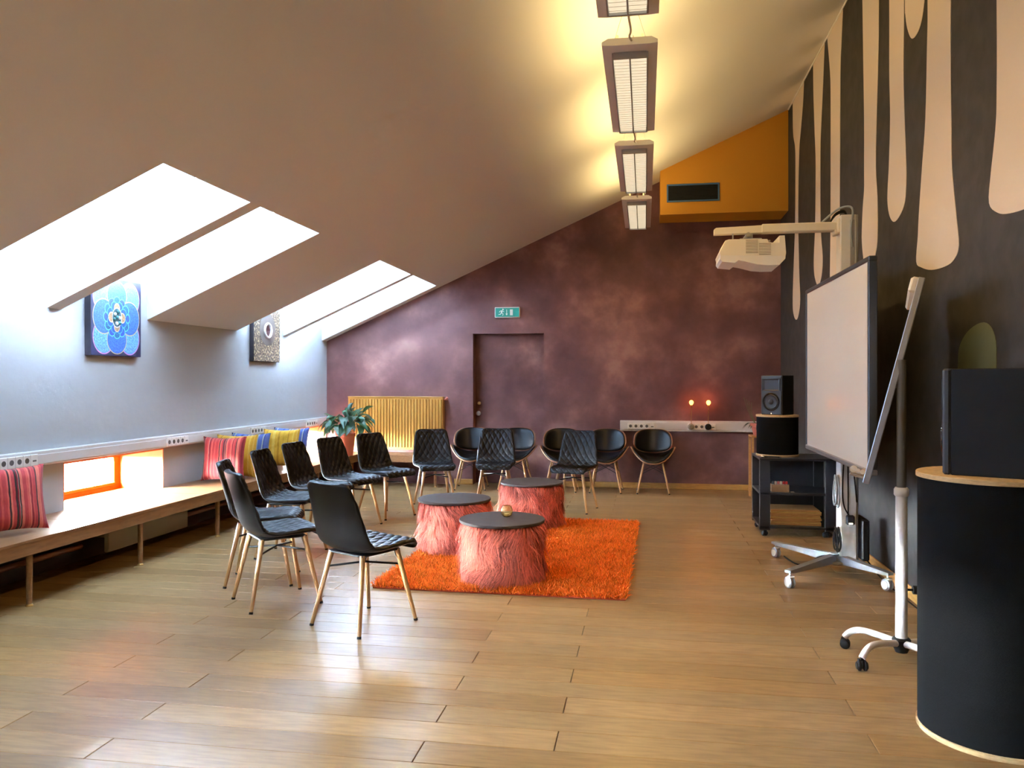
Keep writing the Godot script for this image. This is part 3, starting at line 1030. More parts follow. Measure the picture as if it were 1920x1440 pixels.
func bentwood_chair() -> Node3D:
	var t := thing("bentwood_chair", "", "chair", Vector3.ZERO, 0.0, "bentwood shell chairs along the plum wall")
	var seat := func(u: float, v: float) -> Vector3:
		# sides sweep up into low wings, v = -1 is the front
		var wing := pow(absf(u), 2.4)
		return Vector3(u * 0.285, 0.408 + 0.170 * wing - 0.030 * maxf(0.0, -v) * -v + 0.06 * maxf(0.0, v) * v, v * (0.225 - 0.05 * wing) + 0.05 * wing)
	var back := func(u: float, v: float) -> Vector3:
		var sx := 1.0 - 0.04 * v
		return Vector3(sin(u * 1.05) * 0.285 * sx, 0.645 + v * 0.150 + 0.012 * u * u, 0.215 - 0.17 * (1.0 - cos(u * 1.25)) + 0.05 * v)
	obj("seat_shell", bent_disc(seat, 0.0, 0.014, 1.0, 0.0, 2.2), M.walnut_ply, t)
	obj("seat_pad", bent_disc(seat, 0.018, 0.032, 0.965, 0.010, 2.2), M.black_leather, t)
	var flip := func(u: float, v: float) -> Vector3: return back.call(-u, v)
	obj("backrest_shell", bent_disc(flip, 0.0, 0.012, 1.0, 0.0, 2.5), M.walnut_ply, t)
	obj("backrest_pad", bent_disc(flip, -0.016, 0.028, 0.965, 0.0, 2.5), M.black_leather, t)
	var s := begin()
	tube(s, curve_pts([Vector3(0, 0.405, 0.10), Vector3(0, 0.42, 0.20), Vector3(0, 0.50, 0.235), Vector3(0, 0.60, 0.235)], 12), [0.03], 12, true, 0.3)
	obj("back_support", done(s), M.walnut_ply, t)
	for sx in [-1, 1]:
		for sz in [-1, 1]:
			splay_leg(t, Vector3(sx * 0.115, 0.395, sz * 0.12), Vector3(sx * 0.20, 0.0, sz * 0.215), 0.014, 0.010)
	s = begin()
	for e in [-1, 1]:
		for f in [-1, 1]:
			tube(s, [Vector3(-0.118 * f, 0.385, e * 0.122), Vector3(0.150 * f, 0.245, e * 0.158)], [0.0035], 6)
			tube(s, [Vector3(e * 0.118, 0.385, -0.122 * f), Vector3(e * 0.150, 0.245, 0.158 * f)], [0.0035], 6)
	obj("wire_brace", done(s), M.black_metal, t)
	return t

# ------------------------------------------------------------------ the right-hand side
func caster(parent: Node3D, at: Vector3, r: float, turn: float, tyre: Material, hub: Material, stem: float) -> void:
	var c := Node3D.new()
	c.name = "caster"
	parent.add_child(c, true)
	c.position = at
	c.rotation.y = turn
	var lay := Transform3D(Basis(Vector3(0, 0, 1), PI / 2.0), Vector3(0, r, 0))
	for e in [-1, 1]:
		obj("wheel", lathe_mesh([Vector2(0, -0.008), Vector2(r - 0.006, -0.008), Vector2(r, -0.003), Vector2(r, 0.005), Vector2(r - 0.006, 0.009), Vector2(0, 0.009)], 24, Transform3D(Basis(), Vector3(e * 0.014, 0, 0)) * lay), tyre, c)
		obj("hub_cap", lathe_mesh([Vector2(0, 0.0), Vector2(r * 0.72, 0.0), Vector2(r * 0.68, 0.003), Vector2(0, 0.004)], 20, Transform3D(Basis(), Vector3(e * 0.0235, r, 0)) * Transform3D(Basis(Vector3(0, 0, 1), -e * PI / 2.0), Vector3.ZERO)), hub, c)
	var s := begin()
	bx(s, Vector3(0, r * 1.25, 0), Vector3(0.006, r * 1.5, r * 1.3), 0.002)
	bx(s, Vector3(0, r * 2.0, r * 0.3), Vector3(0.036, r * 0.35, r * 1.0), 0.004)
	tube(s, [Vector3(0, r * 2.0, 0), Vector3(0, r * 2.0 + stem, 0)], [0.008], 10)
	obj("fork", done(s), hub if hub != M.black_plastic else M.black_plastic, c)

func build_whiteboard() -> void:
	var t := thing("mobile_whiteboard", "large framed whiteboard on a wheeled white column stand by the dark wall", "whiteboard")
	var pd := 6.27
	var px := 1.475
	# column and foot
	var s := begin()
	span(s, px - 0.055, px + 0.060, 0.10, 2.66, pd - 0.07, pd + 0.07, 0.006)
	obj("column", done(s), M.white_metal, t)
	s = begin()
	span(s, px + 0.012, px + 0.042, 0.95, 2.62, pd - 0.074, pd - 0.069, 0.001)
	span(s, px + 0.060, px + 0.072, 0.12, 2.66, pd - 0.06, pd + 0.06, 0.003)
	obj("column_slot", done(s), M.aluminium, t)
	var hub := Vector3(1.40, 0.12, -6.27)
	var ends := [w(1.054, 0.115, 6.776), w(0.995, 0.115, 5.80), w(1.643, 0.115, 5.84), w(1.643, 0.115, 6.74)]
	for e in ends:
		var leg := Node3D.new()
		leg.name = "foot_beam"
		t.add_child(leg, true)
		s = begin()
		var dir: Vector3 = (e - hub)
		var ln := dir.length()
		var b := Basis.looking_at(dir.normalized(), Vector3.UP)
		var a := PackedVector2Array([Vector2(-0.04, -0.035), Vector2(-0.04, 0.035), Vector2(ln + 0.03, 0.012), Vector2(ln + 0.03, -0.006), Vector2(ln - 0.02, -0.012)])
		prism(s, a, 0.05, Transform3D(b, hub) * Transform3D(Basis(Vector3(0, 0, -1), Vector3(0, 1, 0), Vector3(1, 0, 0)), Vector3(-0.025, 0, 0)))
		obj("beam", done(s), M.aluminium, leg)
	for e in ends:
		caster(t, Vector3(e.x, 0, e.z), 0.040, 0.5, M.aluminium, M.cream_plastic, 0.03)
	obj("base_plate", span_mesh(1.36, 1.58, 0.085, 0.105, 6.17, 6.37, 0.004), M.aluminium, t)
	# board
	var bx0 := 1.36
	var d0 := 5.23
	var d1 := 7.15
	var y0 := 0.885
	var y1 := 2.19
	obj("board_surface", span_mesh(bx0 + 0.006, bx0 + 0.034, y0, y1, d0 + 0.01, d1 - 0.01), M.board_white, t)
	for q in [[y1 - 0.012, y1 + 0.02, d0 - 0.022, d1 + 0.022], [y0 - 0.028, y0 + 0.008, d0 - 0.022, d1 + 0.022]]:
		obj("frame_rail", span_mesh(bx0 - 0.004, bx0 + 0.05, q[0], q[1], q[2], q[3], 0.006), M.board_frame if q[0] > 1.5 else M.aluminium, t)
	for q in [[d0 - 0.022, d0 + 0.01], [d1 - 0.01, d1 + 0.022]]:
		obj("frame_rail", span_mesh(bx0 - 0.004, bx0 + 0.05, y0 + 0.008, y1 - 0.012, q[0], q[1], 0.006), M.board_frame, t)
	for y in [1.15, 1.9]:
		obj("bracket", span_mesh(bx0 + 0.034, px - 0.05, y - 0.04, y + 0.04, pd - 0.3, pd + 0.3, 0.004), M.aluminium, t)
	# arm
	s = begin()
	prism(s, PackedVector2Array([Vector2(0.52, 2.588), Vector2(0.535, 2.597), Vector2(0.87, 2.607), Vector2(0.87, 2.552), Vector2(0.52, 2.548)]), 0.07, away(pd + 0.035))
	obj("projector_arm", done(s), M.cream_plastic, t)
	obj("projector_arm", span_mesh(0.865, 1.43, 2.550, 2.616, pd - 0.042, pd + 0.042, 0.008), M.cream_plastic, t)
	s = begin()
	span(s, 1.40, 1.455, 2.525, 2.64, pd - 0.06, pd + 0.06, 0.01)
	span(s, 1.385, 1.41, 2.52, 2.56, pd - 0.05, pd + 0.05, 0.006)
	obj("arm_joint", done(s), M.cream_plastic, t)
	s = begin()
	tube(s, curve_pts([w(1.30, 2.615, pd - 0.02), w(1.36, 2.67, pd - 0.03), w(1.43, 2.715, pd - 0.05), w(1.50, 2.70, pd - 0.08), w(1.49, 2.55, pd - 0.085), w(1.50, 2.42, pd - 0.08)], 24), [0.008], 8)
	obj("cable", done(s), M.grey_cable, t)
	for k in 2:
		obj("cable", tube_mesh(curve_pts([w(1.36, 2.615, pd - 0.01 + k * 0.02), w(1.40, 2.68 - k * 0.01, pd), w(1.46, 2.705 - k * 0.012, pd + 0.01), w(1.48, 2.66, pd)], 16), [0.007], 8), M.black_plastic, t)
	# projector hanging from the arm
	var p := thing("projector", "white short-throw projector hanging from the arm above the whiteboard", "projector")
	var outline := PackedVector2Array()
	for q in [[0.583, 2.468], [0.609, 2.476], [0.88, 2.471], [0.889, 2.445], [0.965, 2.443], [0.965, 2.493], [1.002, 2.494], [1.011, 2.368], [1.008, 2.345], [0.55, 2.36], [0.544, 2.386], [0.571, 2.44]]:
		outline.append(Vector2(q[0], q[1]))
	s = begin()
	prism(s, outline, 0.38, away(6.43))
	obj("upper_case", done(s), M.cream_plastic, p)
	outline = PackedVector2Array()
	for q in [[0.55, 2.36], [1.008, 2.345], [1.006, 2.325], [0.965, 2.281], [0.88, 2.281], [0.81, 2.288], [0.728, 2.311], [0.677, 2.322], [0.651, 2.303], [0.56, 2.314], [0.547, 2.335]]:
		outline.append(Vector2(q[0], q[1]))
	s = begin()
	prism(s, outline, 0.376, away(6.428))
	obj("lower_case", done(s), M.white_plastic, p)
	for v in [[0.729, 0.814, 2.372, 2.466], [0.822, 0.905, 2.358, 2.443]]:
		var vent := obj("vent", span_mesh(v[0], v[1], v[2], v[3], 6.046, 6.052), M.vent_grey, p)
		for k in 8:
			obj("slat", span_mesh(v[0], v[1], v[2] + 0.004 + k * 0.0112, v[2] + 0.010 + k * 0.0112, 6.043, 6.047), M.cream_plastic, vent)
	s = begin()
	span(s, 0.70, 0.86, 2.49, 2.502, 6.18, 6.36, 0.003)
	span(s, 0.76, 0.80, 2.50, 2.546, 6.22, 6.32, 0.004)
	span(s, 0.648, 0.658, 2.47, 2.545, 6.2, 6.21)
	tube(s, [w(0.76, 2.528, 6.16), w(0.76, 2.528, 6.38)], [0.016], 14)
	span(s, 0.86, 0.93, 2.487, 2.495, 6.24, 6.30)
	span(s, 0.70, 0.72, 2.47, 2.495, 6.2, 6.34)
	obj("mount", done(s), M.aluminium, p)
	# cables and boxes on the column
	var coil := func(called: String, label: String, at: Vector3, r: float, ry: float, m: Material, n: int) -> void:
		var pts := []
		for k in n * 20 + 1:
			var a := TAU * k / 20.0
			var j := 0.88 + 0.14 * sin(k * 0.37)
			pts.append(at + Vector3(0.012 * sin(k * 0.21), cos(a) * ry * j, sin(a) * r * j))
		tag(obj(called, tube_mesh(pts, [0.006], 7), m), label, "cable")
	coil.call("cable_coil", "pale grey coil of cable hung on the whiteboard column", w(1.396, 0.62, 6.22), 0.05, 0.12, M.grey_cable, 4)
	coil.call("cable_coil", "black coil of cable low on the whiteboard column", w(1.396, 0.27, 6.20), 0.07, 0.09, M.black_plastic, 5)
	for k in 3:
		var x := px - 0.035 + k * 0.03
		var pts: Array = [[w(x, 0.86, pd - 0.085), w(x - 0.01, 0.66, pd - 0.09), w(x + 0.0, 0.52, pd - 0.09), w(x + 0.05, 0.43, pd - 0.09)], [w(x, 0.86, pd - 0.08), w(x, 0.6, pd - 0.085), w(x, 0.45, pd - 0.085)], [w(x, 0.86, pd - 0.085), w(x + 0.015, 0.7, pd - 0.09), w(x + 0.03, 0.55, pd - 0.085)]][k]
		tag(obj("hanging_cable", tube_mesh(curve_pts(pts, 16), [0.005], 7), M.black_plastic), ["black cable curving to the adapter on the whiteboard column", "straight black cable down the middle of the whiteboard column", "short black cable down the right side of the whiteboard column"][k], "cable")
	var ad := thing("power_adapter", "small black power adapter on the whiteboard column", "adapter")
	obj("body", span_mesh(px - 0.022, px + 0.035, 0.385, 0.455, pd - 0.115, pd - 0.075, 0.008), M.black_plastic, ad)
	obj("status_light", span_mesh(px - 0.008, px + 0.02, 0.392, 0.402, pd - 0.118, pd - 0.114), M.led_glow, ad)
	var pc := thing("computer_box", "slim black computer box on the right side of the whiteboard column", "computer")
	obj("case", span_mesh(px + 0.076, px + 0.13, 0.13, 0.43, pd - 0.14, pd + 0.1, 0.01), M.black_plastic, pc)
	obj("light_strip", span_mesh(px + 0.08, px + 0.086, 0.15, 0.42, pd - 0.143, pd - 0.139), M.aluminium, pc)
	tag(obj("floor_cable", tube_mesh(curve_pts([w(1.60, 0.13, 6.2), w(1.66, 0.03, 6.0), w(1.69, 0.006, 5.6), w(1.70, 0.006, 4.9), w(1.69, 0.006, 4.2), w(1.70, 0.006, 3.4)], 40), [0.005], 7), M.black_plastic), "thin black cable lying along the right baseboard", "cable")
	tag(obj("floor_cable", tube_mesh(curve_pts([w(1.40, 0.16, 6.18), w(1.30, 0.12, 6.30), w(1.22, 0.03, 6.42), w(1.16, 0.006, 6.56), w(1.12, 0.006, 6.8)], 24), [0.006], 7), M.black_plastic), "short black cable on the floor under the whiteboard stand", "cable")

func build_flipchart() -> void:
	var hx := 1.30
	var hd := 4.38
	var t := thing("flipchart_easel", "white flipchart easel on a five-star wheeled base, board seen edge-on", "easel", w(hx, 0, hd))
	obj("lower_pole", tube_mesh([Vector3(0, 0.10, 0), Vector3(0, 0.87, 0)], [0.029, 0.028], 24), M.white_metal, t)
	obj("collar", tube_mesh([Vector3(0, 0.85, 0), Vector3(0, 0.858, 0), Vector3(0, 0.885, 0), Vector3(0, 0.895, 0)], [0.031, 0.036, 0.036, 0.030], 24), M.white_plastic, t)
	obj("upper_pole", tube_mesh([Vector3(0, 0.86, 0), Vector3(0, 1.55, 0)], [0.023], 24), mat("pole_grey", rgb(92, 88, 80), 0.5), t)
	var s := begin()
	tube(s, [Vector3(0.02, 0.37, 0), Vector3(0.06, 0.37, 0)], [0.006], 10)
	tube(s, [Vector3(0.055, 0.37, 0), Vector3(0.085, 0.37, 0)], [0.022, 0.024], 8)
	obj("clamp_knob", done(s), M.black_plastic, t)
	obj("hub", lathe_mesh([Vector2(0, 0.05), Vector2(0.03, 0.05), Vector2(0.038, 0.07), Vector2(0.045, 0.09), Vector2(0.045, 0.115), Vector2(0.036, 0.125), Vector2(0, 0.125)], 24), M.black_plastic, t)
	for k in 5:
		var a := deg_to_rad(180.0 - 36.0 + 72.0 * k)
		var dir := Vector3(cos(a), 0, sin(a))
		obj("foot_arm", tube_mesh(curve_pts([dir * 0.03 + Vector3(0, 0.098, 0), dir * 0.13 + Vector3(0, 0.112, 0), dir * 0.21 + Vector3(0, 0.115, 0), dir * 0.26 + Vector3(0, 0.095, 0), dir * 0.29 + Vector3(0, 0.062, 0)], 16), [0.018, 0.017], 14), M.white_plastic, t)
		caster(t, Vector3(dir.x * 0.29, 0, dir.z * 0.29), 0.026, a + 0.7, M.black_plastic, M.black_plastic, 0.012)
	# the board: tilted back, its plane holds the line of sight
	var top := Vector3(0.098, 1.965, 0.0)
	var low := Vector3(-0.172, 0.915, 0.0)
	var view := Vector3(hx, 0, -hd).normalized()
	var up := (top - low).normalized()
	var nrm := view.cross(up).normalized()
	view = up.cross(nrm).normalized()
	var b := Basis(nrm, up, -view)
	var mid := (top + low) / 2.0 + view * 0.34
	var board := obj("board", box_mesh(Vector3(0.022, (top - low).length(), 0.68), 0.003), M.white_plastic, t, Transform3D(b, mid))
	obj("edge_profile", box_mesh(Vector3(0.034, (top - low).length() + 0.01, 0.02), 0.004, Vector3(0, 0, 0.342)), M.aluminium, board)
	obj("paper_clamp", box_mesh(Vector3(0.055, 0.085, 0.62), 0.012, Vector3(-0.022, (top - low).length() / 2.0 - 0.035, 0.02)), M.cream_plastic, board)
	obj("pen_tray", box_mesh(Vector3(0.085, 0.012, 0.60), 0.004, Vector3(-0.045, -(top - low).length() / 2.0 + 0.02, 0.02)), M.aluminium, board)
	obj("mount_arm", tube_mesh([Vector3(0, 1.50, 0), mid + nrm * 0.012], [0.014], 10), M.aluminium, t)
	# pens on the tray
	var tray := Transform3D(b, mid) * Vector3(-0.05, -(top - low).length() / 2.0 + 0.028, 0.30)
	var names := [["white board eraser on the flipchart tray", M.pen_white, 0.018], ["purple marker on the flipchart tray", M.pen_blue, 0.010], ["orange marker on the flipchart tray", M.pen_orange, 0.011]]
	for k in 3:
		var at: Vector3 = w(hx, 0, hd) + tray + nrm * (-0.022 + k * 0.024) + Vector3(0, 0.020, 0) + view * 0.03
		var pen := thing("board_eraser" if k == 0 else "marker_pen", names[k][0], "eraser" if k == 0 else "pen")
		obj("barrel" if k > 0 else "block", tube_mesh([at, at + view * 0.09], [names[k][2]], 12), names[k][1], pen)
		if k > 0:
			obj("cap", tube_mesh([at - view * 0.03, at], [names[k][2] + 0.001], 12), M.pen_white, pen)

func barrel(at: Vector3, r: float, h: float, label: String) -> Node3D:
	var t := thing("felt_drum", label, "pedestal", at)
	obj("felt_side", lathe_mesh([Vector2(0, 0.02), Vector2(r, 0.02), Vector2(r, h - 0.018), Vector2(0, h - 0.018)], 72), M.black_felt, t)
	obj("bottom_disc", lathe_mesh([Vector2(0, 0), Vector2(r + 0.004, 0), Vector2(r + 0.006, 0.003), Vector2(r + 0.006, 0.019), Vector2(r, 0.021), Vector2(0, 0.021)], 72), M.ply_edge, t)
	obj("top_disc", lathe_mesh([Vector2(0, h - 0.019), Vector2(r + 0.006, h - 0.019), Vector2(r + 0.006, h - 0.002), Vector2(r + 0.004, h), Vector2(0, h)], 72), M.ply_edge, t)
	return t

func speaker(at: Vector3, turn: float, size: Vector3, label: String) -> void:
	var t := thing("studio_speaker", label, "loudspeaker", at, turn, "studio speakers on felt drums")
	var h := size / 2.0
	# front looks along +z
	obj("cabinet", box_mesh(Vector3(size.x, size.y, size.z - 0.03), 0.004, Vector3(0, h.y, -0.015)), M.black_plastic, t)
	var f := obj("baffle", box_mesh(Vector3(size.x, size.y, 0.03), 0.008, Vector3(0, h.y, h.z - 0.015)), M.speaker_grey, t)
	# flared tweeter horn
	var s := begin()
	var cy := size.y * 0.76
	var hw := size.x * 0.42
	var hh := size.y * 0.15
	var z0 := h.z + 0.001
	var c := [Vector3(-hw, cy + hh, z0 + 0.006), Vector3(hw, cy + hh, z0 + 0.006), Vector3(hw, cy - hh, z0 + 0.006), Vector3(-hw, cy - hh, z0 + 0.006)]
	var d := [Vector3(-0.014, cy + 0.02, z0 - 0.018), Vector3(0.014, cy + 0.02, z0 - 0.018), Vector3(0.014, cy - 0.02, z0 - 0.018), Vector3(-0.014, cy - 0.02, z0 - 0.018)]
	for k in 4:
		quad(s, c[k], d[k], d[(k + 1) % 4], c[(k + 1) % 4])
	quad(s, d[0], d[3], d[2], d[1])
	for k in 4:
		var a: Vector3 = c[k]
		var b: Vector3 = c[(k + 1) % 4]
		quad(s, a, b, b + Vector3(0, 0, -0.008), a + Vector3(0, 0, -0.008))
	obj("tweeter_horn", done(s), M.cone_black, f)
	var lay := Transform3D(Basis(Vector3.RIGHT, PI / 2.0), Vector3(0, size.y * 0.33, h.z))
	var r := size.x * 0.40
	var ring := obj("woofer_ring", lathe_mesh([Vector2(r * 0.84, -0.004), Vector2(r, -0.004), Vector2(r, 0.006), Vector2(r * 0.95, 0.010), Vector2(r * 0.86, 0.008), Vector2(r * 0.84, -0.004)], 40, lay), M.gloss_black, f)
	ring.set_meta("label", "glossy black ring")
	obj("woofer_cone", lathe_mesh([Vector2(r * 0.30, 0.006), Vector2(r * 0.62, 0.004), Vector2(r * 0.74, 0.010), Vector2(r * 0.86, 0.003), Vector2(r * 0.86, 0.001), Vector2(0, 0.001)], 40, lay), M.cone_black, f)
	obj("dust_cap", lathe_mesh([Vector2(0.0, 0.002), Vector2(r * 0.32, 0.002), Vector2(r * 0.26, 0.010), Vector2(r * 0.12, 0.015), Vector2(0, 0.016)], 28, lay), M.cone_black, f)
	obj("power_light", lathe_mesh([Vector2(0, 0), Vector2(0.006, 0), Vector2(0.004, 0.004), Vector2(0, 0.005)], 14, Transform3D(Basis(Vector3.RIGHT, PI / 2.0), Vector3(0, size.y * 0.035, h.z))), M.led_glow, f)

func build_barrels() -> void:
	barrel(w(1.418, 0, 3.565), 0.285, 1.063, "large black felt drum at the right edge of the picture")
	speaker(w(1.395, 1.063, 3.535), deg_to_rad(-118.0), Vector3(0.26, 0.43, 0.32), "large black speaker at the right edge, on the large felt drum")

func build_cart() -> void:
	var t := thing("av_cart", "black two-shelf wheeled cart behind the whiteboard", "cart")
	var x0 := 1.045
	var x1 := 1.715
	var d0 := 7.65
	var d1 := 8.20
	var shelf_y := [0.075, 0.385, 0.700]
	for y in shelf_y:
		obj("shelf", span_mesh(x0, x1, y, y + 0.022, d0, d1, 0.003), M.black_laminate, t)
	for x in [x0 + 0.047, x1 - 0.047]:
		for d in [d0 + 0.02, d1 - 0.02]:
			obj("post", span_mesh(x - 0.047, x + 0.047, 0.06, 0.700, d - 0.02, d + 0.02, 0.003), M.black_laminate, t)
	obj("back_panel", span_mesh(x0 + 0.09, x1 - 0.09, 0.09, 0.69, d1 - 0.012, d1 - 0.002), M.black_laminate, t)
	for x in [x0 + 0.05, x1 - 0.08]:
		for d in [d0 + 0.05, d1 - 0.05]:
			caster(t, w(x, 0, d), 0.024, 0.4, M.black_plastic, M.black_plastic, 0.012)
	barrel(w(1.245, 0.722, 7.93), 0.190, 0.392, "small black felt drum on the cart")
	speaker(w(1.245, 1.114, 7.93), deg_to_rad(-38.0), Vector3(0.215, 0.372, 0.225), "small black speaker on the cart's felt drum, woofer facing us")
	# stack of wooden sheets on the bottom shelf
	var y := 0.0972
	for k in 9:
		var th := 0.0145
		var b := obj("wooden_sheet", box_mesh(Vector3(0.46 - 0.012 * (k % 3), th, 0.34), 0.002), M.pine if k % 3 != 1 else M.baseboard_wood, self, Transform3D(Basis(Vector3.UP, 0.012 * ((k * 7) % 5 - 2)), w(1.375 + 0.004 * (k % 2), y + th / 2.0, 7.90)))
		tag(b, ["lowest", "second lowest", "third lowest", "fourth from the bottom", "middle", "fourth from the top", "third from the top", "second from the top", "topmost"][k] + " wooden sheet of the stack on the cart", "wooden sheet", "wooden sheets on the cart")
		y += th + 0.0014
	# pen box on the middle shelf
	var bxo := thing("pen_box", "brown cardboard box of markers on the cart's middle shelf", "box")
	var s := begin()
	var bx0 := 1.160
	var bx1 := 1.315
	span(s, bx0, bx1, 0.4075, 0.412, 7.70, 7.80)
	span(s, bx0, bx1, 0.412, 0.475, 7.70, 7.704)
	span(s, bx0, bx1, 0.412, 0.475, 7.796, 7.80)
	span(s, bx0, bx0 + 0.004, 0.412, 0.475, 7.704, 7.796)
	span(s, bx1 - 0.004, bx1, 0.412, 0.475, 7.704, 7.796)
	obj("carton", done(s), M.cardboard, bxo)
	var pens := [["grey", M.zip_grey], ["pale blue", M.pen_white], ["pink", M.pen_pink], ["white", M.pen_white], ["red", M.pen_red], ["crimson", M.pen_red]]
	for k in 6:
		var x := bx0 + 0.016 + k * 0.0245
		var p := thing("marker_pen", "%s marker standing in the cart's pen box, number %d from the left" % [pens[k][0], k + 1], "pen", Vector3.ZERO, 0.0, "markers in the pen box")
		obj("barrel", tube_mesh([w(x, 0.4125, 7.75), w(x, 0.475, 7.75)], [0.0105], 12), M.pen_white, p)
		obj("cap", tube_mesh([w(x, 0.475, 7.75), w(x, 0.497, 7.75), w(x, 0.500, 7.75)], [0.0112, 0.0112, 0.009], 12), pens[k][1], p)
	tag(obj("paper_slip", box_mesh(Vector3(0.03, 0.002, 0.05), 0.0, w(1.345, 0.4085, 7.72)), M.pen_white), "small white paper slip beside the pen box", "paper")
	var h := thing("microphone", "slim chrome and black microphone lying on the cart top", "microphone")
	obj("handle", tube_mesh(curve_pts([w(1.09, 0.732, 7.69), w(1.16, 0.734, 7.685), w(1.225, 0.731, 7.68)], 10), [0.007, 0.009, 0.008, 0.006], 12), M.black_metal, h)
	obj("tip", tube_mesh([w(1.062, 0.734, 7.692), w(1.070, 0.734, 7.692), w(1.092, 0.733, 7.69)], [0.006, 0.011, 0.009], 12), M.chrome, h)
	obj("tail", tube_mesh([w(1.225, 0.731, 7.68), w(1.24, 0.729, 7.679)], [0.006, 0.005], 12), M.chrome, h)
	# small potted plant on a little stand in the corner
	var st := thing("plant_stand", "small wooden stand in the corner behind the cart", "stand")
	obj("shelf", span_mesh(1.27, 1.56, 0.745, 0.765, 9.98, 10.30, 0.003), M.pine, st)
	for x in [1.285, 1.545]:
		for d in [10.0, 10.28]:
			obj("leg", span_mesh(x - 0.014, x + 0.014, 0.0, 0.745, d - 0.014, d + 0.014, 0.002), M.pine, st)
	var pt := thing("potted_plant", "small plant in a terracotta pot behind the small felt drum", "plant", w(1.385, 0.765, 10.14))
	obj("pot", lathe_mesh([Vector2(0, 0), Vector2(0.072, 0), Vector2(0.100, 0.10), Vector2(0.112, 0.105), Vector2(0.115, 0.15), Vector2(0.105, 0.15), Vector2(0.095, 0.12), Vector2(0, 0.12)], 28), M.terracotta, pt)
	for k in 14:
		var a := k * 2.4
		var lf := leaf_mesh(0.10 + 0.03 * (k % 3), 0.028, 0.5, 0.9, 0.12)
		obj("leaf", lf, M["leaf_%d" % (k % 3)], pt, Transform3D(Basis(Vector3.UP, a), Vector3(0.03 * cos(k * 1.0), 0.12, 0.03 * sin(k * 1.0))))
	for k in 4:
		obj("twig", tube_mesh(curve_pts([Vector3(-0.04, 0.12, 0.0), Vector3(-0.09 - 0.012 * k, 0.26, 0.01 * k), Vector3(-0.10 - 0.03 * k, 0.40 + 0.02 * k, 0.02)], 8), [0.002], 5), M.stalk, pt)

# ------------------------------------------------------------------ on the gable wall
func socket_strip(at: Vector3, turn: float, sockets: int, label: String) -> void:
	# local x runs along the strip, z out of the wall
	var t := thing("socket_strip", label, "socket", at, turn, "socket strips on the cable trunking")
	var n := sockets + 1
	var wd := 0.071
	for k in n:
		var x := (k - (n - 1) / 2.0) * wd
		if k < sockets:
			var s := obj("socket", box_mesh(Vector3(wd - 0.001, 0.082, 0.014), 0.003, Vector3(x, 0, 0.007)), M.socket_white, t)
			obj("socket_well", lathe_mesh([Vector2(0, 0), Vector2(0.0195, 0), Vector2(0.0195, 0.0012), Vector2(0, 0.0012)], 20, Transform3D(Basis(Vector3.RIGHT, PI / 2.0), Vector3(x, 0, 0.014))), M.socket_hole, s)
		else:
			var s := obj("data_port", box_mesh(Vector3(wd - 0.001, 0.082, 0.014), 0.003, Vector3(x, 0, 0.007)), M.socket_white, t)
			obj("port_slot", box_mesh(Vector3(0.034, 0.012, 0.002), 0.0, Vector3(x, -0.006, 0.0145)), M.socket_hole, s)

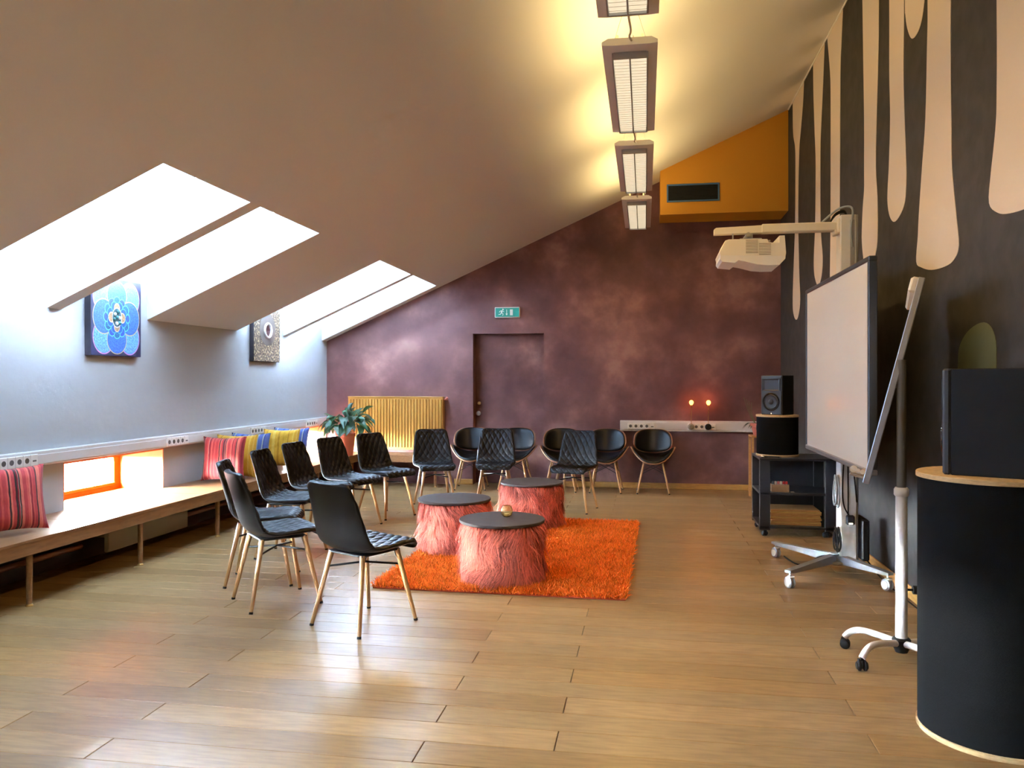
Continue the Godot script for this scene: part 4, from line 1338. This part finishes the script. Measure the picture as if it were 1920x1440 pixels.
func build_gable_things() -> void:
	# cable trunking
	var t := thing("cable_trunking", "white cable trunking on the plum wall under the two bulbs", "trunking")
	obj("body", span_mesh(-0.325, XR - 0.002, 0.762, 0.902, 10.735, DB - 0.001, 0.004), M.trunk_white, t)
	obj("cover", span_mesh(-0.322, XR - 0.004, 0.785, 0.880, 10.729, 10.736, 0.002), M.trunk_white, t)
	socket_strip(w(-0.045, 0.830, 10.729), 0.0, 4, "wall socket strip at the left end of the plum wall trunking")
	socket_strip(w(0.735, 0.828, 10.729), 0.0, 4, "wall socket strip behind the two plug-in bulbs")
	# two plug-in bulbs
	for k in 2:
		var x: float = [0.597, 0.815][k]
		var l := thing("plug_lamp", ["glowing bulb on a stick with a grey plug, the left one", "glowing bulb on a stick with a black plug, the right one"][k], "lamp", w(x, 0.828, 10.715), 0.0, "plug-in bulb lamps")
		obj("plug", lathe_mesh([Vector2(0, 0), Vector2(0.038, 0), Vector2(0.042, 0.006), Vector2(0.040, 0.030), Vector2(0.030, 0.036), Vector2(0.018, 0.036), Vector2(0.016, 0.030), Vector2(0, 0.030)], 28, Transform3D(Basis(Vector3.RIGHT, PI / 2.0), Vector3(0, 0, 0))), [M.vent_grey, M.black_plastic][k], l)
		obj("stem", tube_mesh([Vector3(0, 0.036, 0.022), Vector3(0.003, 0.275, 0.022)], [0.0035], 8), M.brass, l)
		obj("bulb_holder", tube_mesh([Vector3(0.003, 0.262, 0.022), Vector3(0.003, 0.285, 0.022)], [0.010, 0.013], 14), M.brass, l)
		obj("bulb", lathe_mesh([Vector2(0, 0.283), Vector2(0.012, 0.283), Vector2(0.022, 0.297), Vector2(0.029, 0.316), Vector2(0.026, 0.334), Vector2(0.014, 0.346), Vector2(0, 0.349)], 20, Transform3D(Basis(), Vector3(0.003, 0, 0.022))), M.bulb_glow, l)
		var o := OmniLight3D.new()
		o.name = "bulb_light"
		l.add_child(o)
		o.position = Vector3(0.003, 0.316, 0.022)
		o.light_color = Color(1.0, 0.50, 0.22)
		o.light_energy = 0.03
		o.light_size = 0.02
		o.omni_range = 12.0
		o.omni_attenuation = 2.0
		o.shadow_enabled = true
	# radiator
	var r := thing("radiator", "yellow ribbed panel radiator on the plum wall left of the door", "radiator")
	var x0 := -4.10
	var x1 := -2.735
	var s := begin()
	span(s, x0, x1, 0.475, 1.205, 10.68, 10.70, 0.003)
	var n := 31
	for k in n:
		var cx := x0 + 0.03 + (x1 - x0 - 0.06) * k / (n - 1)
		var rib := PackedVector2Array([Vector2(cx - 0.0155, 0.0), Vector2(cx - 0.0125, 0.026), Vector2(cx + 0.0125, 0.026), Vector2(cx + 0.0155, 0.0)])
		prism(s, rib, 0.66, Transform3D(Basis(Vector3(1, 0, 0), Vector3(0, 0, 1), Vector3(0, -1, 0)), Vector3(0, 1.170, -10.681)))
	obj("front_panel", done(s), M.radiator_yellow, r)
	s = begin()
	span(s, x0, x1, 1.198, 1.210, 10.665, 10.775, 0.003)
	obj("top_grille", done(s), M.radiator_yellow, r)
	obj("rear_panel", span_mesh(x0 + 0.01, x1 - 0.01, 0.48, 1.195, 10.755, 10.772, 0.003), M.radiator_yellow, r)
	for x in [x0 + 0.003, x1 - 0.003]:
		obj("side_panel", span_mesh(x - 0.003, x + 0.003, 0.48, 1.20, 10.70, 10.77), M.radiator_yellow, r)
	obj("valve", tube_mesh([w(x1, 1.172, 10.73), w(x1 + 0.03, 1.172, 10.73), w(x1 + 0.034, 1.172, 10.73), w(x1 + 0.052, 1.20, 10.73)], [0.012, 0.012, 0.018, 0.015], 14), M.terracotta, r)
	# escape sign
	var g := thing("exit_sign", "green emergency exit sign with running figure above the plum door", "sign")
	var gx0 := -2.022
	var gx1 := -1.678
	obj("case", span_mesh(gx0, gx1, 2.288, 2.432, 10.735, DB - 0.001, 0.006), M.white_plastic, g)
	obj("panel", span_mesh(gx0 + 0.012, gx1 - 0.008, 2.300, 2.420, 10.731, 10.737), M.sign_green, g)
	var px := func(poly: PackedVector2Array) -> ArrayMesh: return prism_mesh(poly, 0.003, Transform3D(Basis(), w(gx0, 2.300, 10.732)))
	s = begin()
	var lay := Transform3D(Basis(), w(gx0, 2.300, 10.732))
	prism(s, disc_poly(Vector2(0.116, 0.100), 0.011, 14), 0.003, lay)
	prism(s, PackedVector2Array([Vector2(0.088, 0.088), Vector2(0.112, 0.086), Vector2(0.104, 0.052), Vector2(0.086, 0.056)]), 0.003, lay)
	prism(s, PackedVector2Array([Vector2(0.106, 0.086), Vector2(0.132, 0.072), Vector2(0.130, 0.064), Vector2(0.104, 0.076)]), 0.003, lay)
	prism(s, PackedVector2Array([Vector2(0.090, 0.088), Vector2(0.066, 0.076), Vector2(0.064, 0.058), Vector2(0.071, 0.058), Vector2(0.073, 0.071), Vector2(0.090, 0.078)]), 0.003, lay)
	prism(s, PackedVector2Array([Vector2(0.104, 0.056), Vector2(0.124, 0.040), Vector2(0.116, 0.014), Vector2(0.108, 0.016), Vector2(0.114, 0.037), Vector2(0.094, 0.052)]), 0.003, lay)
	prism(s, PackedVector2Array([Vector2(0.088, 0.058), Vector2(0.080, 0.040), Vector2(0.054, 0.036), Vector2(0.054, 0.028), Vector2(0.086, 0.031), Vector2(0.098, 0.052)]), 0.003, lay)
	obj("running_figure", done(s), M.sign_white, g)
	s = begin()
	prism(s, PackedVector2Array([Vector2(0.163, 0.098), Vector2(0.171, 0.098), Vector2(0.171, 0.042), Vector2(0.184, 0.042), Vector2(0.167, 0.018), Vector2(0.150, 0.042), Vector2(0.163, 0.042)]), 0.003, lay)
	obj("arrow", done(s), M.sign_white, g)
	obj("door_symbol", px.call(PackedVector2Array([Vector2(0.212, 0.018), Vector2(0.252, 0.018), Vector2(0.252, 0.100), Vector2(0.212, 0.100)])), M.sign_white, g)

# ------------------------------------------------------------------ plants
func leaf_mesh(length: float, width: float, rise: float, droop: float, stem: float) -> ArrayMesh:
	# stem then blade, leaving the centre along +x
	var s := begin()
	s.set_smooth_group(1)
	var total := length + stem
	var path := func(t: float) -> Vector3:
		return Vector3(total * (t * 0.85 - 0.10 * t * t * droop), total * (rise * 1.35 * t - droop * 0.95 * t * t), 0)
	var st := stem / total
	tube(s, [path.call(0.0), path.call(st * 0.5), path.call(st)], [0.0035, 0.003, 0.0025], 6, false)
	s.set_smooth_group(2)
	var prev := []
	var segs := 9
	for i in segs + 1:
		var f := float(i) / segs
		var p: Vector3 = path.call(st + (1.0 - st) * f)
		var hw := width * pow(sin(PI * pow(f, 0.8)), 0.9) * 0.5 + 0.0008
		var lift := hw * 0.45
		var cur := [p + Vector3(0, lift, -hw), p + Vector3(0, lift * 0.45, -hw * 0.55), p, p + Vector3(0, lift * 0.45, hw * 0.55), p + Vector3(0, lift, hw)]
		if i > 0:
			for k in 4:
				quad(s, prev[k], prev[k + 1], cur[k + 1], cur[k])
		prev = cur
	return done(s)

func build_plant() -> void:
	var t := thing("peace_lily", "large leafy green plant in a terracotta pot on the bench corner", "plant", w(-3.955, 0.43, 10.20))
	obj("pot", lathe_mesh([Vector2(0, 0), Vector2(0.098, 0), Vector2(0.102, 0.01), Vector2(0.128, 0.255), Vector2(0.134, 0.258), Vector2(0.136, 0.300), Vector2(0.126, 0.300), Vector2(0.120, 0.26), Vector2(0, 0.26)], 36), M.terracotta, t)
	obj("soil", lathe_mesh([Vector2(0, 0.258), Vector2(0.118, 0.258), Vector2(0.10, 0.266), Vector2(0, 0.272)], 24), M.soil, t)
	var shapes := []
	for k in 6:
		shapes.append(leaf_mesh([0.27, 0.25, 0.30, 0.24, 0.28, 0.26][k], [0.13, 0.14, 0.135, 0.11, 0.145, 0.125][k], [1.02, 0.92, 1.0, 1.15, 0.80, 1.05][k], [1.05, 1.25, 1.35, 0.8, 1.15, 1.4][k], [0.30, 0.27, 0.26, 0.28, 0.24, 0.30][k]))
	var r := RandomNumberGenerator.new()
	r.seed = 5
	for k in 58:
		var a := k * 2.39996 + r.randf_range(-0.3, 0.3)
		var dir := Vector2(cos(a), sin(a))
		# keep the leaves off the two walls
		var kind := r.randi_range(0, 5)
		var sc := r.randf_range(0.78, 1.06)
		if dir.y < -0.55:
			kind = 3
			sc *= 0.8
		if dir.x < -0.5:
			sc *= 0.82
		var tilt := r.randf_range(-0.12, 0.18) if k > 10 else r.randf_range(0.25, 0.5)
		var b := Basis(Vector3.UP, -a) * Basis(Vector3(0, 0, 1), tilt) * Basis(Vector3.RIGHT, r.randf_range(-0.35, 0.35))
		obj("leaf", shapes[kind], M["leaf_%d" % r.randi_range(0, 2)], t, Transform3D(b.scaled(Vector3.ONE * sc), Vector3(dir.x * 0.05 * r.randf(), 0.262, dir.y * 0.05 * r.randf())))

# ------------------------------------------------------------------ on the knee wall
func build_knee_wall_things() -> void:
	var t := thing("cable_trunking", "long white cable trunking along the low white wall", "trunking")
	obj("body", span_mesh(XL + 0.001, XL + 0.062, 0.812, 0.922, 0.2, DB - 0.002, 0.004), M.trunk_white, t)
	obj("cover", span_mesh(XL + 0.060, XL + 0.067, 0.826, 0.895, 0.2, DB - 0.004, 0.002), M.trunk_white, t)
	var fx := XL + 0.067
	var said := ["socket strip at the left edge, above the red cushion", "socket strip on the white trunking right of the near low window", "socket strip on the white trunking above the yellow cushion", "socket strip on the white trunking beside the potted plant"]
	var ds := [5.03, 6.99, 8.60, 10.10]
	for k in 4:
		socket_strip(w(fx, 0.862, ds[k]), PI / 2.0, 4, said[k])
	# mandala canvas
	var c := thing("mandala_canvas", "square canvas painting of a blue petalled mandala on the knee wall", "painting", w(XL + 0.001, 1.97, 6.125), PI / 2.0)
	obj("canvas", box_mesh(Vector3(0.65, 0.65, 0.055), 0.002, Vector3(0, 0, 0.0285)), M.dark_edge, c)
	var m := StandardMaterial3D.new()
	m.resource_name = "mandala_print"
	m.albedo_texture = ImageTexture.create_from_image(mandala(384))
	m.roughness = 0.5
	M["mandala_print"] = m
	obj("painted_face", flat_print(0.646, 0.646), m, c, Transform3D(Basis(), Vector3(0, 0, 0.0575)))
	var r := RandomNumberGenerator.new()
	r.seed = 9
	var pearls := [Vector2(-0.028, 0.028), Vector2(0.030, 0.0), Vector2(-0.006, -0.048), Vector2(0.012, 0.050), Vector2(-0.038, -0.014), Vector2(0.032, -0.044), Vector2(0.0, 0.004)]
	for k in 7:
		var q: Vector2 = pearls[k]
		obj("glass_bead", lathe_mesh([Vector2(0, 0), Vector2(0.016, 0), Vector2(0.014, 0.008), Vector2(0.008, 0.013), Vector2(0, 0.014)], 14, Transform3D(Basis(Vector3.RIGHT, PI / 2.0), Vector3(q.x, q.y, 0.0578))), M.socket_white if k < 3 else M.bead_teal, c)
	# brown relief panel with an oval mirror
	var b := thing("mirror_panel", "brown and gold textured panel with a small oval mirror on the knee wall", "wall art", w(XL + 0.001, 1.965, 8.86), PI / 2.0)
	obj("panel", box_mesh(Vector3(0.66, 0.62, 0.05), 0.003, Vector3(0, 0, 0.026)), M.dark_edge, b)
	var gm := StandardMaterial3D.new()
	gm.resource_name = "gilded_texture"
	gm.roughness = 0.45
	gm.albedo_texture = ramp_tex(noise(31, 0.05, 3, FastNoiseLite.TYPE_CELLULAR), [0.25, 0.5, 0.75], [rgb(70, 56, 46), rgb(128, 104, 78), rgb(206, 184, 140)], 256)
	gm.normal_enabled = true
	gm.normal_texture = relief_tex(noise(31, 0.05, 3, FastNoiseLite.TYPE_CELLULAR), 6.0, 256)
	tri_map(gm, Vector3.ONE * 3.0)
	M["gilded_texture"] = gm
	var plain := mat("taupe_print", rgb(104, 92, 86), 0.6)
	tri_map(plain, Vector3.ONE)
	obj("gilded_face", box_mesh(Vector3(0.652, 0.612, 0.006), 0.002, Vector3(0, 0, 0.054)), gm, b)
	obj("oval_ground", prism_mesh(disc_poly(Vector2(0, 0.07), 0.20, 40, 0.19), 0.004, Transform3D(Basis(), Vector3(0, 0, 0.056))), plain, b)
	var rim := begin()
	var pts := []
	for k in 33:
		pts.append(Vector3(cos(TAU * k / 32.0) * 0.085, 0.06 + sin(TAU * k / 32.0) * 0.082, 0.066))
	tube(rim, pts, [0.014], 10, false)
	obj("mirror_rim", done(rim), M.white_plastic, b)
	obj("oval_mirror", prism_mesh(disc_poly(Vector2(0, 0.06), 0.082, 32, 0.079), 0.005, Transform3D(Basis(), Vector3(0, 0, 0.060))), M.mirror, b)

func flat_print(wx: float, wy: float) -> ArrayMesh:
	var s := begin()
	var h := Vector2(wx, wy) / 2.0
	var c := [[-h.x, -h.y, 0, 1], [h.x, -h.y, 1, 1], [h.x, h.y, 1, 0], [-h.x, h.y, 0, 0]]
	for k in [0, 2, 1, 0, 3, 2]:
		s.set_uv(Vector2(c[k][2], c[k][3]))
		s.add_vertex(Vector3(c[k][0], c[k][1], 0))
	return done(s)

func mandala(n: int) -> Image:
	var im := Image.create(n, n, false, Image.FORMAT_RGB8)
	# [centre x, centre y, radius x, radius y, fill, outline], painted in order
	var el := []
	for sx in [-1, 1]:
		for sy in [-1, 1]:
			el.append([sx * 0.52, sy * 0.52, 0.42, 0.45, Color8(120, 180, 235), Color8(214, 128, 196), 0.06])
	for q in [[0, 0.58], [0, -0.58], [0.52, 0], [-0.52, 0]]:
		el.append([q[0], q[1], 0.40 if q[0] == 0 else 0.42, 0.38 if q[0] == 0 else 0.46, Color8(72, 116, 214), Color8(206, 178, 120), 0.06])
	for k in 12:
		var a := TAU * k / 12.0
		el.append([cos(a) * 0.40, sin(a) * 0.42, 0.14, 0.14, Color8(58, 84, 196) if k % 2 == 0 else Color8(40, 104, 140), Color8(104, 196, 206), 0.18])
	for k in 8:
		var a := TAU * (k + 0.5) / 8.0
		el.append([cos(a) * 0.28, sin(a) * 0.30, 0.13, 0.14, Color8(46, 92, 168), Color8(86, 170, 190), 0.16])
	for q in [[0, 0.24], [0, -0.24], [0.22, 0], [-0.22, 0]]:
		el.append([q[0], q[1], 0.12, 0.14, Color8(190, 140, 92), Color8(214, 176, 140), 0.2])
	el.append([0, 0, 0.20, 0.27, Color8(52, 92, 98), Color8(222, 200, 176), 0.12])
	var fn := noise(77, 0.05, 3)
	for y in n:
		for x in n:
			var u := (x + 0.5) / n * 2.0 - 1.0
			var v := (y + 0.5) / n * 2.0 - 1.0
			var c := Color8(46, 46, 78)
			for e in el:
				var r := Vector2((u - e[0]) / e[2], (v - e[1]) / e[3]).length()
				if r < 1.0:
					if r > 1.0 - e[6]:
						c = e[5]
					else:
						var k: float = 0.92 + 0.35 * fn.get_noise_2d(x * 2.0, y * 2.0)
						if int(r * 7.0) % 2 == 0:
							k *= 0.92
						c = Color(e[4].r * k, e[4].g * k, e[4].b * k)
			im.set_pixel(x, y, c)
	return im

# ------------------------------------------------------------------ cushions
func stripes(bands: Array, sd: int) -> StandardMaterial3D:
	var n := 256
	var im := Image.create(n, 32, false, Image.FORMAT_RGB8)
	var r := RandomNumberGenerator.new()
	r.seed = sd
	var x := 0
	while x < n:
		var b: Array = bands[r.randi_range(0, bands.size() - 1)]
		var wd := r.randi_range(b[1], b[2])
		for i in wd:
			if x + i < n:
				for y in 32:
					var k := 1.0 + r.randf_range(-0.07, 0.07)
					im.set_pixel(x + i, y, Color(b[0].r * k, b[0].g * k, b[0].b * k))
		x += wd
	return stripe_material(im)

func stripe_material(im: Image) -> StandardMaterial3D:
	var m := StandardMaterial3D.new()
	m.albedo_texture = ImageTexture.create_from_image(im)
	m.roughness = 0.9
	m.metallic_specular = 0.2
	m.rim_enabled = true
	m.rim = 0.3
	return m

func cushion_mesh(size: float, puff: float, sd: int) -> ArrayMesh:
	var n := 22
	var fn := noise(sd, 3.0, 3)
	var s := begin()
	for side in [1, -1]:
		s.set_smooth_group(1 if side == 1 else 2)
		for j in n:
			for i in n:
				var v := []
				for k in [[0, 0], [1, 0], [1, 1], [0, 1]]:
					var u: float = -1.0 + 2.0 * (i + k[0]) / n
					var q: float = -1.0 + 2.0 * (j + k[1]) / n
					var pin := 1.0 - 0.09 * (1.0 - q * q) * u * u - 0.0
					var pin2 := 1.0 - 0.09 * (1.0 - u * u) * q * q
					var h := puff * pow(maxf(0.0, (1.0 - pow(u, 4.0)) * (1.0 - pow(q, 4.0))), 0.55)
					h += 0.012 * fn.get_noise_2d(u, q + side * 5.0) * (1.0 - u * u) * (1.0 - q * q)
					v.append([Vector3(u * size / 2.0 * pin, q * size / 2.0 * pin2, side * h), Vector2((u + 1.0) / 2.0, (q + 1.0) / 2.0)])
				var order := [0, 2, 1, 0, 3, 2] if side == 1 else [0, 1, 2, 0, 2, 3]
				for k in order:
					s.set_uv(v[k][1])
					s.add_vertex(v[k][0])
	return done(s)

func build_cushions() -> void:
	var red := [[rgb(152, 52, 52), 6, 16], [rgb(176, 72, 64), 4, 10], [rgb(122, 36, 42), 3, 9], [rgb(186, 96, 78), 3, 6], [rgb(58, 44, 44), 4, 7], [rgb(206, 178, 150), 1, 3]]
	var yellow := [[rgb(198, 152, 50), 8, 18], [rgb(172, 126, 36), 3, 7], [rgb(208, 170, 80), 4, 9]]
	var blue := [[rgb(86, 108, 176), 8, 14], [rgb(168, 180, 178), 6, 12], [rgb(58, 76, 140), 3, 6]]
	var mats := {"red": stripes(red, 3), "yellow": stripes(yellow, 4), "blue": stripes(blue, 5)}
	for k in mats:
		mats[k].resource_name = "striped_cloth_" + k
	var shape := [cushion_mesh(0.44, 0.075, 1), cushion_mesh(0.44, 0.085, 2)]
	# [x, depth, turn (deg), lean (deg), colour, label]; turn 0 looks at the camera end of the room
	var spots := [
		[-4.13, 4.66, 58.0, -14.0, "red", "red striped cushion at the left edge, beside the near low window"],
		[-4.16, 4.27, 62.0, -12.0, "yellow", "yellow cushion cut off by the left edge, behind the red one"],
		[-4.12, 7.36, 6.0, -8.0, "red", "red striped cushion at the front of the cushion row on the bench"],
		[-4.15, 7.66, 4.0, -9.0, "yellow", "yellow cushion right behind the red striped one in the row"],
		[-4.14, 7.93, 2.0, -9.0, "blue", "blue and grey striped cushion between the two yellow ones"],
		[-4.12, 8.62, 4.0, -10.0, "yellow", "yellow striped cushion second to last in the row"],
		[-4.13, 8.90, 2.0, -10.0, "blue", "blue striped cushion last in the row, by the far niche"],
	]
	for k in spots.size():
		var a: Array = spots[k]
		var t := thing("striped_cushion", a[5], "cushion", Vector3.ZERO, 0.0, "striped cushions on the bench")
		var lean := deg_to_rad(a[3])
		t.transform = Transform3D(Basis(Vector3.UP, deg_to_rad(a[2])) * Basis(Vector3.RIGHT, lean), w(a[0], 0.43 + 0.215 * cos(lean) + 0.02, a[1]))
		obj("cover", shape[k % 2], mats[a[4]], t)
		obj("piping", box_mesh(Vector3(0.03, 0.012, 0.006), 0.002, Vector3(0.205, 0.213, 0)), mats[a[4]], t)
